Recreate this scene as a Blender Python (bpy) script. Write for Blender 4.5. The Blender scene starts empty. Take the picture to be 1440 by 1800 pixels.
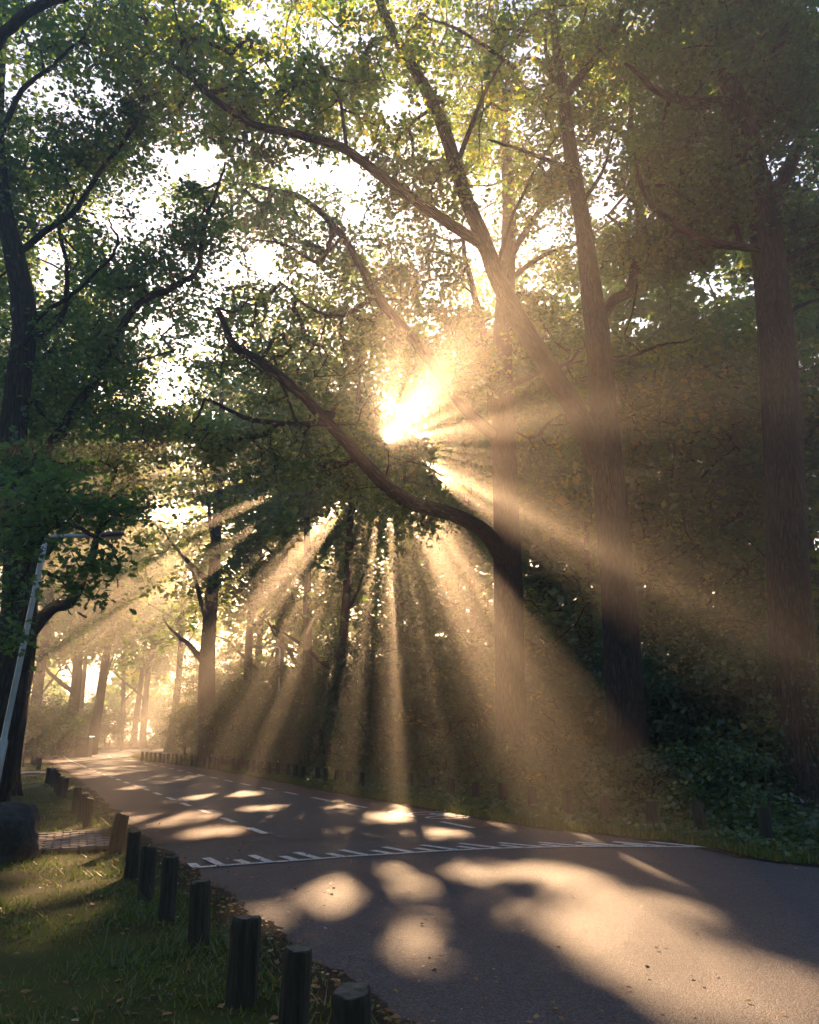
import bpy, math, random
import numpy as np
from mathutils import Vector, Matrix

# ------------------------------------------------------------------ camera, sky, sun, exposure
S = bpy.context.scene
COL = S.collection
R = math.radians
CAM = np.array((0.0, 0.0, 1.6))
PITCH = R(15.0)
FPX = 1450.0
cd = bpy.data.cameras.new('camera')
cam = bpy.data.objects.new('camera', cd)
COL.objects.link(cam)
cam.location = CAM
cam.rotation_euler = (R(90) + PITCH, 0, 0)
cd.sensor_width = 36
cd.lens = 36 * FPX / 1800
cd.clip_start = 0.05
cd.clip_end = 3000
S.camera = cam

SUN_EL, SUN_AZ = R(19.8), R(-1.75)          # azimuth from +Y towards +X
SUN = np.array((math.cos(SUN_EL) * math.sin(SUN_AZ), math.cos(SUN_EL) * math.cos(SUN_AZ), math.sin(SUN_EL)))
w = bpy.data.worlds.new('World')
S.world = w
w.use_nodes = True
nt = w.node_tree
sky = nt.nodes.new('ShaderNodeTexSky')
sky.sky_type = 'NISHITA'
sky.sun_disc = False
sky.sun_elevation = SUN_EL
sky.sun_rotation = SUN_AZ
sky.air_density = 1.0
sky.dust_density = 0.6
sky.ozone_density = 3.5
nt.links.new(sky.outputs[0], nt.nodes['Background'].inputs[0])
nt.nodes['Background'].inputs[1].default_value = 0.055

sd = bpy.data.lights.new('sun', 'SUN')
sd.energy = 5.0
sd.angle = R(0.55)
sd.color = (1.0, 0.62, 0.33)
so = bpy.data.objects.new('sun', sd)
COL.objects.link(so)
so.rotation_euler = Vector(SUN).to_track_quat('Z', 'Y').to_euler()
so.location = (0, 30, 60)

S.view_settings.view_transform = 'Standard'
S.view_settings.look = 'None'
S.view_settings.exposure = 2.6
S.view_settings.gamma = 1.0
S.view_settings.use_curve_mapping = False
S.render.engine = 'CYCLES'
cy = S.cycles
cy.use_denoising = True
cy.max_bounces = 5
cy.diffuse_bounces = 3
cy.glossy_bounces = 2
cy.transmission_bounces = 3
cy.transparent_max_bounces = 4
cy.volume_bounces = 0
cy.sample_clamp_indirect = 6.0
cy.caustics_reflective = False
cy.caustics_refractive = False
HAZE_DENSITY = 0.0055
HAZE_ANISO = 0.75

rng = np.random.default_rng(7)
random.seed(7)

# ------------------------------------------------------------------ pixels of the photograph -> places
CP, SP = math.cos(PITCH), math.sin(PITCH)
def ray(px, py):
    a, b = (px - 720) / FPX, (900 - py) / FPX
    return np.array((a, CP - b * SP, SP + b * CP))
def P(px, py, Y):
    d = ray(px, py)
    return CAM + d * (Y / d[1])
def G(px, py, z=0.0):
    d = ray(px, py)
    return CAM + d * ((z - CAM[2]) / d[2])
def project(p):
    r = np.asarray(p) - CAM
    f = r[..., 1] * CP + r[..., 2] * SP
    u = -r[..., 1] * SP + r[..., 2] * CP
    f = np.where(np.abs(f) < 1e-3, 1e-3, f)
    return 720 + FPX * r[..., 0] / f, 900 - FPX * u / f, f

# the sun's view of the place: gaps of the canopy that let a shaft through
UU = np.cross(SUN, (0, 0, 1)); UU /= np.linalg.norm(UU)
VV = np.cross(UU, SUN)
def uv(p):
    r = np.asarray(p) - CAM
    return r @ UU, r @ VV
GAPS = []
def gap(cu, cv, ru, rv, rot=0.0):
    GAPS.append((cu, cv, ru, rv, math.cos(rot), math.sin(rot)))
def gap_patch(px, py, rx, ry, k=1.2):      # a gap over the sun patch seen on the ground there
    c, a, b0, b1 = G(px, py), G(px + rx, py), G(px, py - ry), G(px, py + ry)
    (cu, cv), (au, _), (_, v0), (_, v1) = uv(c), uv(a), uv(b0), uv(b1)
    gap(cu, (v0 + v1) / 2, abs(au - cu) * k, abs(v0 - v1) / 2 * k)
def gap_beam(phi, r, size, longer=1.0):    # a gap seen at that angle round the sun
    a = R(phi)
    gap(r * math.cos(a), -r * math.sin(a), size * longer, size, -a)
for q in ((1050, 1640, 85, 45), (1160, 1670, 150, 66), (1290, 1735, 150, 64), (1400, 1790, 110, 36), (1080, 1580, 90, 24), (1190, 1610, 80, 24),
          (560, 1580, 55, 36), (755, 1645, 58, 45), (740, 1562, 42, 18), (830, 1532, 55, 17), (890, 1600, 46, 20),
          (960, 1535, 70, 16), (1190, 1560, 60, 10), (480, 1600, 50, 16), (1000, 1545, 60, 20),
          (300, 1440, 75, 14), (385, 1462, 60, 10), (410, 1396, 45, 6), (690, 1437, 45, 9), (560, 1378, 30, 4), (350, 1402, 25, 5),
          (760, 1466, 60, 8), (470, 1420, 50, 5), (1150, 1540, 50, 7),
          (100, 1535, 110, 24), (50, 1530, 110, 26), (150, 1562, 70, 20), (220, 1590, 30, 14), (30, 1590, 70, 28), (40, 1665, 60, 16), (120, 1625, 50, 12), (180, 1550, 40, 14), (395, 1640, 30, 34), (190, 1438, 26, 8), (90, 1480, 60, 8), (25, 1398, 20, 6),
          (150, 1466, 50, 8), (560, 1790, 22, 40)):
    gap_patch(*q, 1.05 if q[2] >= 85 and q[0] > 900 else .88)
for q in ((-58, 3.2, .08, 2), (-45, 3.0, .09, 2), (-33, 3.3, .14, 2), (-22, 2.4, .06, 2), (-12, 2.4, .09, 2), (-3, 2.6, .08, 2), (5, 3.0, .11, 2), (11, 2.7, .07, 2), (18, 3.1, .13, 2),
          (24, 3.0, .16, 2), (29, 3.6, .24, 2), (34, 4.2, .22, 2), (27, 5.2, .16, 2),
          (49, 5.8, .15, 2), (57, 6.2, .2, 2), (63, 7.0, .16, 2),
          (73, 7.0, .09, 3), (79, 7.6, .08, 3), (87, 8.0, .14, 3), (97, 8.3, .15, 3), (105, 7.6, .12, 3),
          (116, 8.4, .13, 3), (123, 8.6, .13, 3), (130, 8.2, .18, 3), (137, 9.2, .2, 3), (147, 9.5, .2, 3), (155, 8, .17, 3), (170, 6, .12, 3), (178, 6, .14, 3),
          (126, 13, .2, 2), (133, 14, .26, 2), (141, 15, .34, 2), (150, 14, .3, 2), (158, 17, .5, 2), (166, 15, .4, 2), (145, 22, .7, 2), (155, 26, .8, 2), (144, 11.5, .2, 3), (151, 11.5, .2, 3), (160, 12, .24, 3), (165, 10, .16, 3), (172, 12, .2, 3), (150, 19, .5, 2), (163, 22, .7, 2)):
    gap_beam(q[0], q[1], q[2] * (.8 if q[0] < -20 else 1.35 if q[0] < 40 else 1.3 if q[0] > 110 else 1.15), q[3])
gap(0.36, 0.28, 0.40, 0.26)
_r = np.random.default_rng(21)
for _ in range(34):                        # small chinks scattered through the crowns
    gap(_r.uniform(-7, 4.2), _r.uniform(-9.5, -2.2), *(_r.uniform(.035, .13) * np.array((1, _r.uniform(.6, 1)))), _r.uniform(0, 3))
for _ in range(4):
    gap(_r.uniform(1.5, 5), _r.uniform(-1.5, 3.5), *(_r.uniform(.03, .07) * np.array((1, 1))))
RES, U0, U1, V0, V1 = .03, -34.0, 13.0, -22.0, 8.0
def gap_grid():
    u = np.arange(U0, U1, RES); v = np.arange(V0, V1, RES)
    uu, vv = np.meshgrid(u, v, indexing='ij')
    # towards the open road bend the wood lets in more sun
    n = np.sin(uu * 1.9 + np.sin(vv * 1.1) * 1.3) + np.sin(vv * 2.3 + np.sin(uu * 0.7) * 1.7)
    g = (uu < -10) & (n > 1.78)
    rag = .45 * np.sin(uu * 17 + 2 * np.sin(vv * 9)) * np.sin(vv * 15 + 2 * np.sin(uu * 11)) + .4 * np.sin(uu * 6.1 + 2 * np.sin(vv * 4.3)) * np.sin(vv * 7.3 + 2 * np.sin(uu * 3.7))
    for cu, cv, ru, rv, c, s in GAPS:
        du, dv = uu - cu, vv - cv
        a, b = du * c + dv * s, -du * s + dv * c
        g |= (a / ru) ** 2 + (b / rv) ** 2 < 1 + rag
    # sprays of leaves that hang across the openings
    h = np.sin(uu * 9.3 + 1.8 * np.sin(vv * 6.1)) * np.sin(vv * 12.7 + 1.8 * np.sin(uu * 5.3 + 1)) + .5 * np.sin(uu * 23 + vv * 7) * np.sin(vv * 27 - uu * 9)
    return g & ((h < .42) | (uu < -9) | (uu ** 2 + vv ** 2 < 1.2))
GRID = gap_grid()
def in_gap(p):
    u, v = uv(p)
    i = ((u - U0) / RES).astype(int); j = ((v - V0) / RES).astype(int)
    ok = (i >= 0) & (i < GRID.shape[0]) & (j >= 0) & (j < GRID.shape[1])
    return GRID[np.clip(i, 0, GRID.shape[0] - 1), np.clip(j, 0, GRID.shape[1] - 1)] & ok
SKY_HOLES = np.array([(345, 290, 60, 36), (455, 112, 34, 26), (572, 70, 24, 20), (692, 178, 30, 34), (615, 378, 26, 32), (465, 448, 27, 25),
    (275, 572, 27, 20), (365, 612, 20, 15), (300, 700, 34, 18), (52, 70, 24, 32), (175, 157, 20, 32), (95, 470, 30, 46), (735, 190, 20, 22), (840, 340, 16, 22),
    (962, 410, 40, 32), (1070, 362, 32, 38), (1125, 575, 46, 26), (1262, 510, 70, 28), (1322, 490, 14, 30), (1185, 800, 18, 14), (1225, 830, 20, 12), (1255, 795, 12, 14), (1140, 850, 12, 10),  (540, 470, 30, 24), (930, 90, 26, 20), (300, 905, 50, 26), (265, 500, 16, 20), (420, 30, 22, 24), (1300, 900, 24, 16)], float)
def in_sky_hole(p, grow=0.0):
    x, y, f = project(p)
    rag = .75 * np.sin(x / 13 + 1.5 * np.sin(y / 9)) * np.sin(y / 10 + 1.5 * np.sin(x / 17)) + .4 * np.sin(x / 5.3 + y / 8) * np.sin(y / 4.7)
    out = np.zeros(len(x), bool)
    for cx, cy_, rx, ry in SKY_HOLES:
        out |= ((x - cx) / (rx + grow)) ** 2 + ((y - cy_) / (ry + grow)) ** 2 < .85 + rag
    k = np.clip(26 / np.maximum(f, 1), .45, 1)           # the opening before the sun narrows with the depth of the wood
    for cx, cy_, rx, ry in ((732, 725, 58, 58), (775, 795, 26, 16), (662, 700, 38, 40), (690, 760, 22, 20)):
        out |= ((x - 712 - (cx - 712) * k) / (rx * k)) ** 2 + ((y - 745 - (cy_ - 745) * k) / (ry * k)) ** 2 < 1 + rag
    return out & (f > 1)

# ------------------------------------------------------------------ materials
def new_mat(name):
    m = bpy.data.materials.new(name)
    m.use_nodes = True
    t = m.node_tree
    return m, t, t.nodes, t.nodes['Principled BSDF']
def ramp(nodes, stops):
    r = nodes.new('ShaderNodeValToRGB')
    e = r.color_ramp.elements
    while len(e) < len(stops):
        e.new(0.5)
    for k, (p, c) in enumerate(stops):
        e[k].position = p
        e[k].color = (*c, 1)
    return r
def noise(t, vec, scale, detail=4, rough=0.55, dist=0.0):
    n = t.nodes.new('ShaderNodeTexNoise')
    n.inputs['Scale'].default_value = scale
    n.inputs['Detail'].default_value = detail
    n.inputs['Roughness'].default_value = rough
    n.inputs['Distortion'].default_value = dist
    if vec: t.links.new(vec, n.inputs['Vector'])
    return n
def mixc(t, f, a, b, mode='MIX'):
    m = t.nodes.new('ShaderNodeMix')
    m.data_type = 'RGBA'; m.blend_type = mode
    for k, v in ((0, f), (6, a), (7, b)):
        if hasattr(v, 'type') and hasattr(v, 'node'): t.links.new(v, m.inputs[k])
        elif k == 0: m.inputs[0].default_value = v
        else: m.inputs[k].default_value = (*v, 1)
    return m.outputs[2]
def bump(t, h, strength, dist, bsdf):
    b = t.nodes.new('ShaderNodeBump')
    b.inputs['Strength'].default_value = strength
    b.inputs['Distance'].default_value = dist
    t.links.new(h, b.inputs['Height'])
    t.links.new(b.outputs[0], bsdf.inputs['Normal'])
def coord(t, which='Object'):
    return t.nodes.new('ShaderNodeTexCoord').outputs[which]

def leaf_mat(name, dif, tra, gloss=0.05):
    m = bpy.data.materials.new(name); m.use_nodes = True
    t = m.node_tree; t.nodes.clear()
    out = t.nodes.new('ShaderNodeOutputMaterial')
    at = t.nodes.new('ShaderNodeAttribute'); at.attribute_name = 'tint'
    ra, rb = ramp(t.nodes, dif), ramp(t.nodes, tra)
    t.links.new(at.outputs['Fac'], ra.inputs[0]); t.links.new(at.outputs['Fac'], rb.inputs[0])
    d = t.nodes.new('ShaderNodeBsdfDiffuse'); tr = t.nodes.new('ShaderNodeBsdfTranslucent'); g = t.nodes.new('ShaderNodeBsdfGlossy')
    g.inputs['Roughness'].default_value = 0.38
    g.inputs['Color'].default_value = (.8, .8, .8, 1)
    t.links.new(ra.outputs[0], d.inputs[0]); t.links.new(rb.outputs[0], tr.inputs[0])
    a = t.nodes.new('ShaderNodeAddShader'); x = t.nodes.new('ShaderNodeMixShader')
    t.links.new(d.outputs[0], a.inputs[0]); t.links.new(tr.outputs[0], a.inputs[1])
    x.inputs[0].default_value = gloss
    t.links.new(a.outputs[0], x.inputs[1]); t.links.new(g.outputs[0], x.inputs[2])
    t.links.new(x.outputs[0], out.inputs[0])
    return m
M_OAK = leaf_mat('oak_leaf', [(0, (.020, .048, .025)), (.55, (.038, .084, .032)), (.85, (.075, .115, .026)), (1, (.12, .12, .024))],
                 [(0, (.05, .13, .03)), (.55, (.12, .22, .026)), (.85, (.28, .32, .02)), (1, (.32, .26, .02))])
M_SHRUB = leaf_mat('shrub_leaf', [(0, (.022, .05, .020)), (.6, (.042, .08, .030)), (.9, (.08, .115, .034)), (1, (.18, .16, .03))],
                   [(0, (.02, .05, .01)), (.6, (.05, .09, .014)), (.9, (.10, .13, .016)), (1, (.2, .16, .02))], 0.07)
M_GRASS = leaf_mat('grass_blade', [(0, (.025, .042, .010)), (.5, (.05, .075, .014)), (.8, (.10, .10, .03)), (1, (.20, .15, .06))],
                   [(0, (.03, .06, .008)), (.5, (.07, .11, .012)), (.8, (.12, .11, .02)), (1, (.2, .13, .04))], 0.04)
M_LITTER = leaf_mat('dead_leaf', [(0, (.06, .035, .02)), (.5, (.14, .08, .03)), (.8, (.26, .15, .05)), (1, (.42, .34, .22))],
                    [(0, (.02, .01, .004)), (.5, (.08, .035, .01)), (.8, (.15, .07, .015)), (1, (.15, .1, .05))], 0.06)

def bark_mat(name, c0, c1, moss=0.0):
    m, t, n, b = new_mat(name)
    at = n.new('ShaderNodeAttribute'); at.attribute_name = 'bark'
    big = noise(t, at.outputs['Vector'], 26, 5, .62, .4)
    vor = n.new('ShaderNodeTexVoronoi'); vor.feature = 'DISTANCE_TO_EDGE'; vor.inputs['Scale'].default_value = 17
    wob = noise(t, at.outputs['Vector'], 7, 3)
    t.links.new(mixc(t, 0.16, at.outputs['Vector'], wob.outputs['Color']), vor.inputs['Vector'])
    r = ramp(n, [(0.0, c0), (.35, c0), (.75, c1)])
    t.links.new(big.outputs['Fac'], r.inputs[0])
    vr = ramp(n, [(0, (0.16,) * 3), (.25, (1,) * 3)])
    t.links.new(vor.outputs['Distance'], vr.inputs[0])
    c = mixc(t, 0.75, r.outputs[0], vr.outputs[0], 'MULTIPLY')
    if moss:
        pat = noise(t, at.outputs['Vector'], 2.2, 4)
        pr = ramp(n, [(.5, (0,) * 3), (.7, (moss,) * 3)]); t.links.new(pat.outputs['Fac'], pr.inputs[0])
        c = mixc(t, pr.outputs[0], c, (.05, .06, .03))
    t.links.new(c, b.inputs['Base Color'])
    b.inputs['Roughness'].default_value = 0.9
    b.inputs['Specular IOR Level'].default_value = 0.2
    mul = n.new('ShaderNodeMath'); mul.operation = 'MULTIPLY_ADD'
    t.links.new(vr.outputs[0], mul.inputs[0]); mul.inputs[1].default_value = 0.8
    t.links.new(big.outputs['Fac'], mul.inputs[2])
    bump(t, mul.outputs[0], 1.0, 0.06, b)
    return m
M_BARK = bark_mat('oak_bark', (.055, .042, .034), (.16, .12, .095), 0.35)
M_BARK2 = bark_mat('dark_bark', (.04, .032, .027), (.11, .085, .07), 0.3)

def ground_mat(name, stops, s1=3.0, s2=60, bs=.6, bd=.03, rough=.95):
    m, t, n, b = new_mat(name)
    v = coord(t)
    a = noise(t, v, s1, 5, .6); f = noise(t, v, s2, 4, .7)
    mx = n.new('ShaderNodeMath'); mx.operation = 'MULTIPLY_ADD'; mx.inputs[1].default_value = .45
    t.links.new(f.outputs['Fac'], mx.inputs[0])
    sc = n.new('ShaderNodeMath'); sc.operation = 'MULTIPLY'; sc.inputs[1].default_value = .55
    t.links.new(a.outputs['Fac'], sc.inputs[0]); t.links.new(sc.outputs[0], mx.inputs[2])
    r = ramp(n, stops); t.links.new(mx.outputs[0], r.inputs[0])
    t.links.new(r.outputs[0], b.inputs['Base Color'])
    b.inputs['Roughness'].default_value = rough
    b.inputs['Specular IOR Level'].default_value = .15
    bump(t, f.outputs['Fac'], bs, bd, b)
    return m, t, n, b, r
M_FLOOR = ground_mat('forest_floor', [(.3, (.025, .02, .014)), (.5, (.055, .042, .026)), (.7, (.08, .065, .03))])[0]
M_SOIL = ground_mat('bank_soil', [(.3, (.03, .022, .016)), (.5, (.06, .045, .028)), (.68, (.05, .06, .02))], 1.5)[0]
def verge_mat():
    m, t, n, b, r = ground_mat('verge_turf', [(.34, (.04, .034, .016)), (.45, (.06, .062, .018)), (.54, (.065, .09, .018)), (.7, (.10, .125, .028))], 1.1, 55, 1.0, .04)
    at = n.new('ShaderNodeAttribute'); at.attribute_name = 'edge'
    v = coord(t); nz = noise(t, v, 5, 4)
    ad = n.new('ShaderNodeMath'); ad.operation = 'MULTIPLY_ADD'; ad.inputs[1].default_value = .5
    t.links.new(nz.outputs['Fac'], ad.inputs[0]); t.links.new(at.outputs['Fac'], ad.inputs[2])
    rr = ramp(n, [(.5, (1,) * 3), (.9, (0,) * 3)]); t.links.new(ad.outputs[0], rr.inputs[0])
    dr = noise(t, v, 30, 4); drr = ramp(n, [(.35, (.028, .02, .014)), (.7, (.075, .055, .035))]); t.links.new(dr.outputs['Fac'], drr.inputs[0])
    t.links.new(mixc(t, rr.outputs[0], r.outputs[0], drr.outputs[0]), b.inputs['Base Color'])
    return m
M_VERGE = verge_mat()

def asphalt_mat(name, c0, c1, speck):
    m, t, n, b = new_mat(name)
    v = coord(t)
    big = noise(t, v, .55, 5, .6); mid = noise(t, v, 6, 4, .6)
    grain = n.new('ShaderNodeTexVoronoi'); grain.inputs['Scale'].default_value = 95; t.links.new(v, grain.inputs['Vector'])
    fine = noise(t, v, 240, 2, .6)
    r = ramp(n, [(.3, c0), (.7, c1)])
    mm = n.new('ShaderNodeMath'); mm.operation = 'MULTIPLY_ADD'; mm.inputs[1].default_value = .35
    h = n.new('ShaderNodeMath'); h.operation = 'MULTIPLY'; h.inputs[1].default_value = .65
    t.links.new(big.outputs['Fac'], h.inputs[0]); t.links.new(mid.outputs['Fac'], mm.inputs[0]); t.links.new(h.outputs[0], mm.inputs[2])
    t.links.new(mm.outputs[0], r.inputs[0])
    sr = ramp(n, [(.2, (.42,) * 3), (.55, (1.0,) * 3), (.9, (speck,) * 3)])
    sep = n.new('ShaderNodeSeparateColor'); t.links.new(grain.outputs['Color'], sep.inputs[0]); t.links.new(sep.outputs[0], sr.inputs[0])
    t.links.new(mixc(t, .8, r.outputs[0], sr.outputs[0], 'MULTIPLY'), b.inputs['Base Color'])
    b.inputs['Roughness'].default_value = .68
    b.inputs['Specular IOR Level'].default_value = .42
    ad = n.new('ShaderNodeMath'); ad.operation = 'SUBTRACT'
    t.links.new(fine.outputs['Fac'], ad.inputs[0]); t.links.new(grain.outputs['Distance'], ad.inputs[1])
    bump(t, ad.outputs[0], .7, .012, b)
    return m
M_ASPHALT = asphalt_mat('asphalt_grey', (.046, .048, .062), (.082, .084, .104), 1.6)
M_FRONT = asphalt_mat('asphalt_junction', (.050, .047, .058), (.094, .087, .103), 2.1)
M_RED = asphalt_mat('asphalt_red', (.085, .045, .042), (.135, .072, .064), 1.35)
def paint_mat():
    m, t, n, b = new_mat('road_paint')
    v = coord(t); a = noise(t, v, 22, 5, .7)
    r = ramp(n, [(.36, (.16, .15, .15)), (.47, (.62, .62, .63)), (.7, (.78, .78, .78))]); t.links.new(a.outputs['Fac'], r.inputs[0])
    t.links.new(r.outputs[0], b.inputs['Base Color']); b.inputs['Roughness'].default_value = .6
    return m
M_PAINT = paint_mat()
def simple(name, c0, c1, scale, rough=.7, metal=0, bs=.3, bd=.01, stretch=None):
    m, t, n, b = new_mat(name)
    v = coord(t)
    if stretch:
        mp = n.new('ShaderNodeMapping'); mp.inputs['Scale'].default_value = stretch; t.links.new(v, mp.inputs[0]); v = mp.outputs[0]
    a = noise(t, v, scale, 5, .65, .3); r = ramp(n, [(.3, c0), (.7, c1)]); t.links.new(a.outputs['Fac'], r.inputs[0])
    t.links.new(r.outputs[0], b.inputs['Base Color'])
    b.inputs['Roughness'].default_value = rough; b.inputs['Metallic'].default_value = metal
    bump(t, a.outputs['Fac'], bs, bd, b)
    return m
M_WOOD = simple('weathered_oak', (.02, .017, .014), (.07, .058, .045), 9, .85, 0, .9, .02, (5, 5, .5))
M_WOODPALE = simple('pale_weathered_oak', (.035, .03, .025), (.12, .10, .08), 9, .85, 0, .9, .02, (5, 5, .5))
M_WOODTOP = simple('end_grain', (.06, .05, .038), (.15, .125, .095), 30, .9)
M_ROCK = simple('boulder_stone', (.02, .02, .021), (.075, .07, .068), 5, .85, 0, .8, .06)
M_STEEL = simple('galvanised_steel', (.42, .46, .52), (.56, .60, .66), 14, .4, .15, .1, .002)
M_DARKMETAL = simple('lamp_head_grey', (.09, .09, .1), (.14, .14, .15), 10, .5, .3)
M_LENS = simple('lamp_cover', (.35, .35, .34), (.42, .42, .4), 8, .25)
M_BRICK = simple('paving_brick', (.07, .055, .055), (.19, .15, .145), 6, .85, 0, .4, .01)
M_SLAB = simple('concrete_slab', (.22, .21, .2), (.34, .33, .32), 7, .85)
M_BIN = simple('bin_green', (.02, .028, .024), (.035, .045, .04), 8, .5)

# ------------------------------------------------------------------ mesh helpers
def mesh_np(name, verts, faces, mats, mat_idx=None, smooth=True, attrs=()):
    """faces: list of int arrays (n,k) of equal-size polygons"""
    verts = np.asarray(verts, np.float32)
    me = bpy.data.meshes.new(name)
    me.vertices.add(len(verts)); me.vertices.foreach_set('co', verts.ravel())
    loops = np.concatenate([f.ravel() for f in faces]).astype(np.int32)
    sizes = np.concatenate([np.full(len(f), f.shape[1], np.int32) for f in faces])
    starts = np.concatenate(([0], np.cumsum(sizes)[:-1])).astype(np.int32)
    me.loops.add(len(loops)); me.loops.foreach_set('vertex_index', loops)
    me.polygons.add(len(sizes)); me.polygons.foreach_set('loop_start', starts)
    if mat_idx is not None: me.polygons.foreach_set('material_index', np.asarray(mat_idx, np.int32))
    me.polygons.foreach_set('use_smooth', np.full(len(sizes), smooth, bool))
    for m in (mats if isinstance(mats, (list, tuple)) else [mats]): me.materials.append(m)
    for an, dom, typ, data in attrs:
        a = me.attributes.new(an, typ, dom)
        a.data.foreach_set('vector' if typ == 'FLOAT_VECTOR' else 'value', np.asarray(data, np.float32).ravel())
    me.update(calc_edges=True)
    me.validate()
    return me
def obj(name, me, parent=None, label=None, cat=None, group=None, kind=None, loc=None):
    o = bpy.data.objects.new(name, me)
    COL.objects.link(o)
    if parent: o.parent = parent
    if loc is not None: o.location = loc
    for k, v in (('label', label), ('category', cat), ('group', group), ('kind', kind)):
        if v: o[k] = v
    return o
def thing(name, label, cat, loc, group=None):
    o = obj(name, None, None, label, cat, group, None, loc)
    o.empty_display_size = .2
    return o
def crom(pts, n):
    p = np.asarray(pts, float)
    if len(p) < 3: return np.linspace(p[0], p[-1], n)
    p = np.vstack([2 * p[0] - p[1], p, 2 * p[-1] - p[-2]])
    k = len(p) - 3
    out = []
    for t in np.linspace(0, k - 1e-6, n):
        i = int(t); f = t - i
        a, b, c, d = p[i:i + 4]
        out.append(.5 * ((2 * b) + (c - a) * f + (2 * a - 5 * b + 4 * c - d) * f * f + (3 * b - a - 3 * c + d) * f ** 3))
    return np.array(out)
def tube(pts, rad, sides=10, lump=0.0, flare=0.0, seed=0, cap=True):
    """verts, faces, bark coordinates of a smooth tapered limb"""
    pts = np.asarray(pts); n = len(pts); rad = np.asarray(rad)
    tan = np.gradient(pts, axis=0); tan /= np.linalg.norm(tan, axis=1)[:, None]
    ref = np.array((0, 1.0, 0)) if abs(tan[0][1]) < .8 else np.array((1.0, 0, 0))
    A = []
    a = ref
    for k in range(n):
        a = a - tan[k] * (a @ tan[k]); a /= np.linalg.norm(a); A.append(a)
    A = np.array(A); B = np.cross(tan, A)
    th = np.linspace(0, 2 * np.pi, sides, endpoint=False)
    L = np.concatenate(([0], np.cumsum(np.linalg.norm(np.diff(pts, axis=0), axis=1))))
    r = np.repeat(rad[:, None], sides, 1)
    if lump:
        s = seed * 1.7
        r = r * (1 + lump * (np.sin(3 * th + s + L[:, None] * .35) * .5 + np.sin(5 * th - s * 2 + L[:, None] * .6) * .35 + np.sin(2 * th + L[:, None] * 1.3 + s) * .4))
    if flare:
        h = np.exp(-L / .55)[:, None]
        r = r * (1 + flare * h * (1 + .55 * np.sin(5 * th + seed) + .3 * np.sin(8 * th + 2 * seed)))
    V = pts[:, None] + r[..., None] * (np.cos(th)[None, :, None] * A[:, None] + np.sin(th)[None, :, None] * B[:, None])
    C = np.stack([np.cos(th)[None] * rad[:, None], np.sin(th)[None] * rad[:, None], np.repeat(L[:, None] * .16, sides, 1)], -1)
    V, C = V.reshape(-1, 3), C.reshape(-1, 3)
    i = np.arange(n - 1)[:, None] * sides; j = np.arange(sides)[None]; j2 = (j + 1) % sides
    F = np.stack([i + j, i + j2, i + sides + j2, i + sides + j], -1).reshape(-1, 4)
    if cap:
        V = np.vstack([V, pts[-1] + tan[-1] * rad[-1] * .4]); C = np.vstack([C, (0, 0, L[-1] * .16)])
        t = len(V) - 1; b = (n - 1) * sides
        F2 = np.stack([b + np.arange(sides), b + (np.arange(sides) + 1) % sides, np.full(sides, t)], -1)
        return V, [F, F2], C
    return V, [F], C
def tube_mesh(name, pts, rad, mat, origin, **kw):
    V, F, C = tube(pts, rad, **kw)
    return mesh_np(name, V - origin, F, mat, attrs=[('bark', 'POINT', 'FLOAT_VECTOR', C)])

KITE = (np.array([(0, 0, 0), (.5, .36, .07), (1, 0, -.06), (.55, -.36, .07)]), [np.array([(0, 1, 2), (0, 2, 3)])])
_h = [(0, .0), (.12, .05), (.24, .17), (.33, .10), (.47, .27), (.56, .15), (.70, .31), (.78, .17), (.9, .16), (1, 0)]
_ov = [(x, y, .25 * y) for x, y in _h] + [(x, -y, .25 * y) for x, y in _h[1:-1]]
_l = list(range(10)); _r = [0] + [17 - k for k in range(8)][::-1]
OAK = (np.array(_ov), [np.array([_l[::-1]]), np.array([[0] + list(range(10, 18)) + [9]])])
BLADE = (np.array([(0, -.5, 0), (0, .5, 0), (.55, .32, .0), (.55, -.32, 0), (1, 0, 0)]), [np.array([(0, 1, 2, 3)]), np.array([(3, 2, 4)])])
def leaves(pos, size, tint, template=KITE, width=1.0, up=.55, droop=.25, r=None):
    """many leaf blades as arrays"""
    r = r or rng
    n = len(pos)
    T, TF = template
    a = r.normal(size=(n, 3)); a[:, 2] = a[:, 2] * .45 - droop
    a /= np.linalg.norm(a, axis=1)[:, None]
    nn = r.normal(size=(n, 3)) * (1 - up); nn[:, 2] += up
    b = np.cross(nn, a); b /= np.linalg.norm(b, axis=1)[:, None] + 1e-9
    c = np.cross(a, b)
    s = np.asarray(size).reshape(-1, 1, 1)
    V = pos[:, None] + s * (T[None, :, :1] * a[:, None] + T[None, :, 1:2] * width * b[:, None] + T[None, :, 2:] * c[:, None])
    k = len(T); off = (np.arange(n) * k)[:, None, None]
    F = [(off + f[None]).reshape(-1, f.shape[1]) for f in TF]
    ti = np.concatenate([np.repeat(tint, len(f)) for f in TF])
    return V.reshape(-1, 3), F, ti
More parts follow.
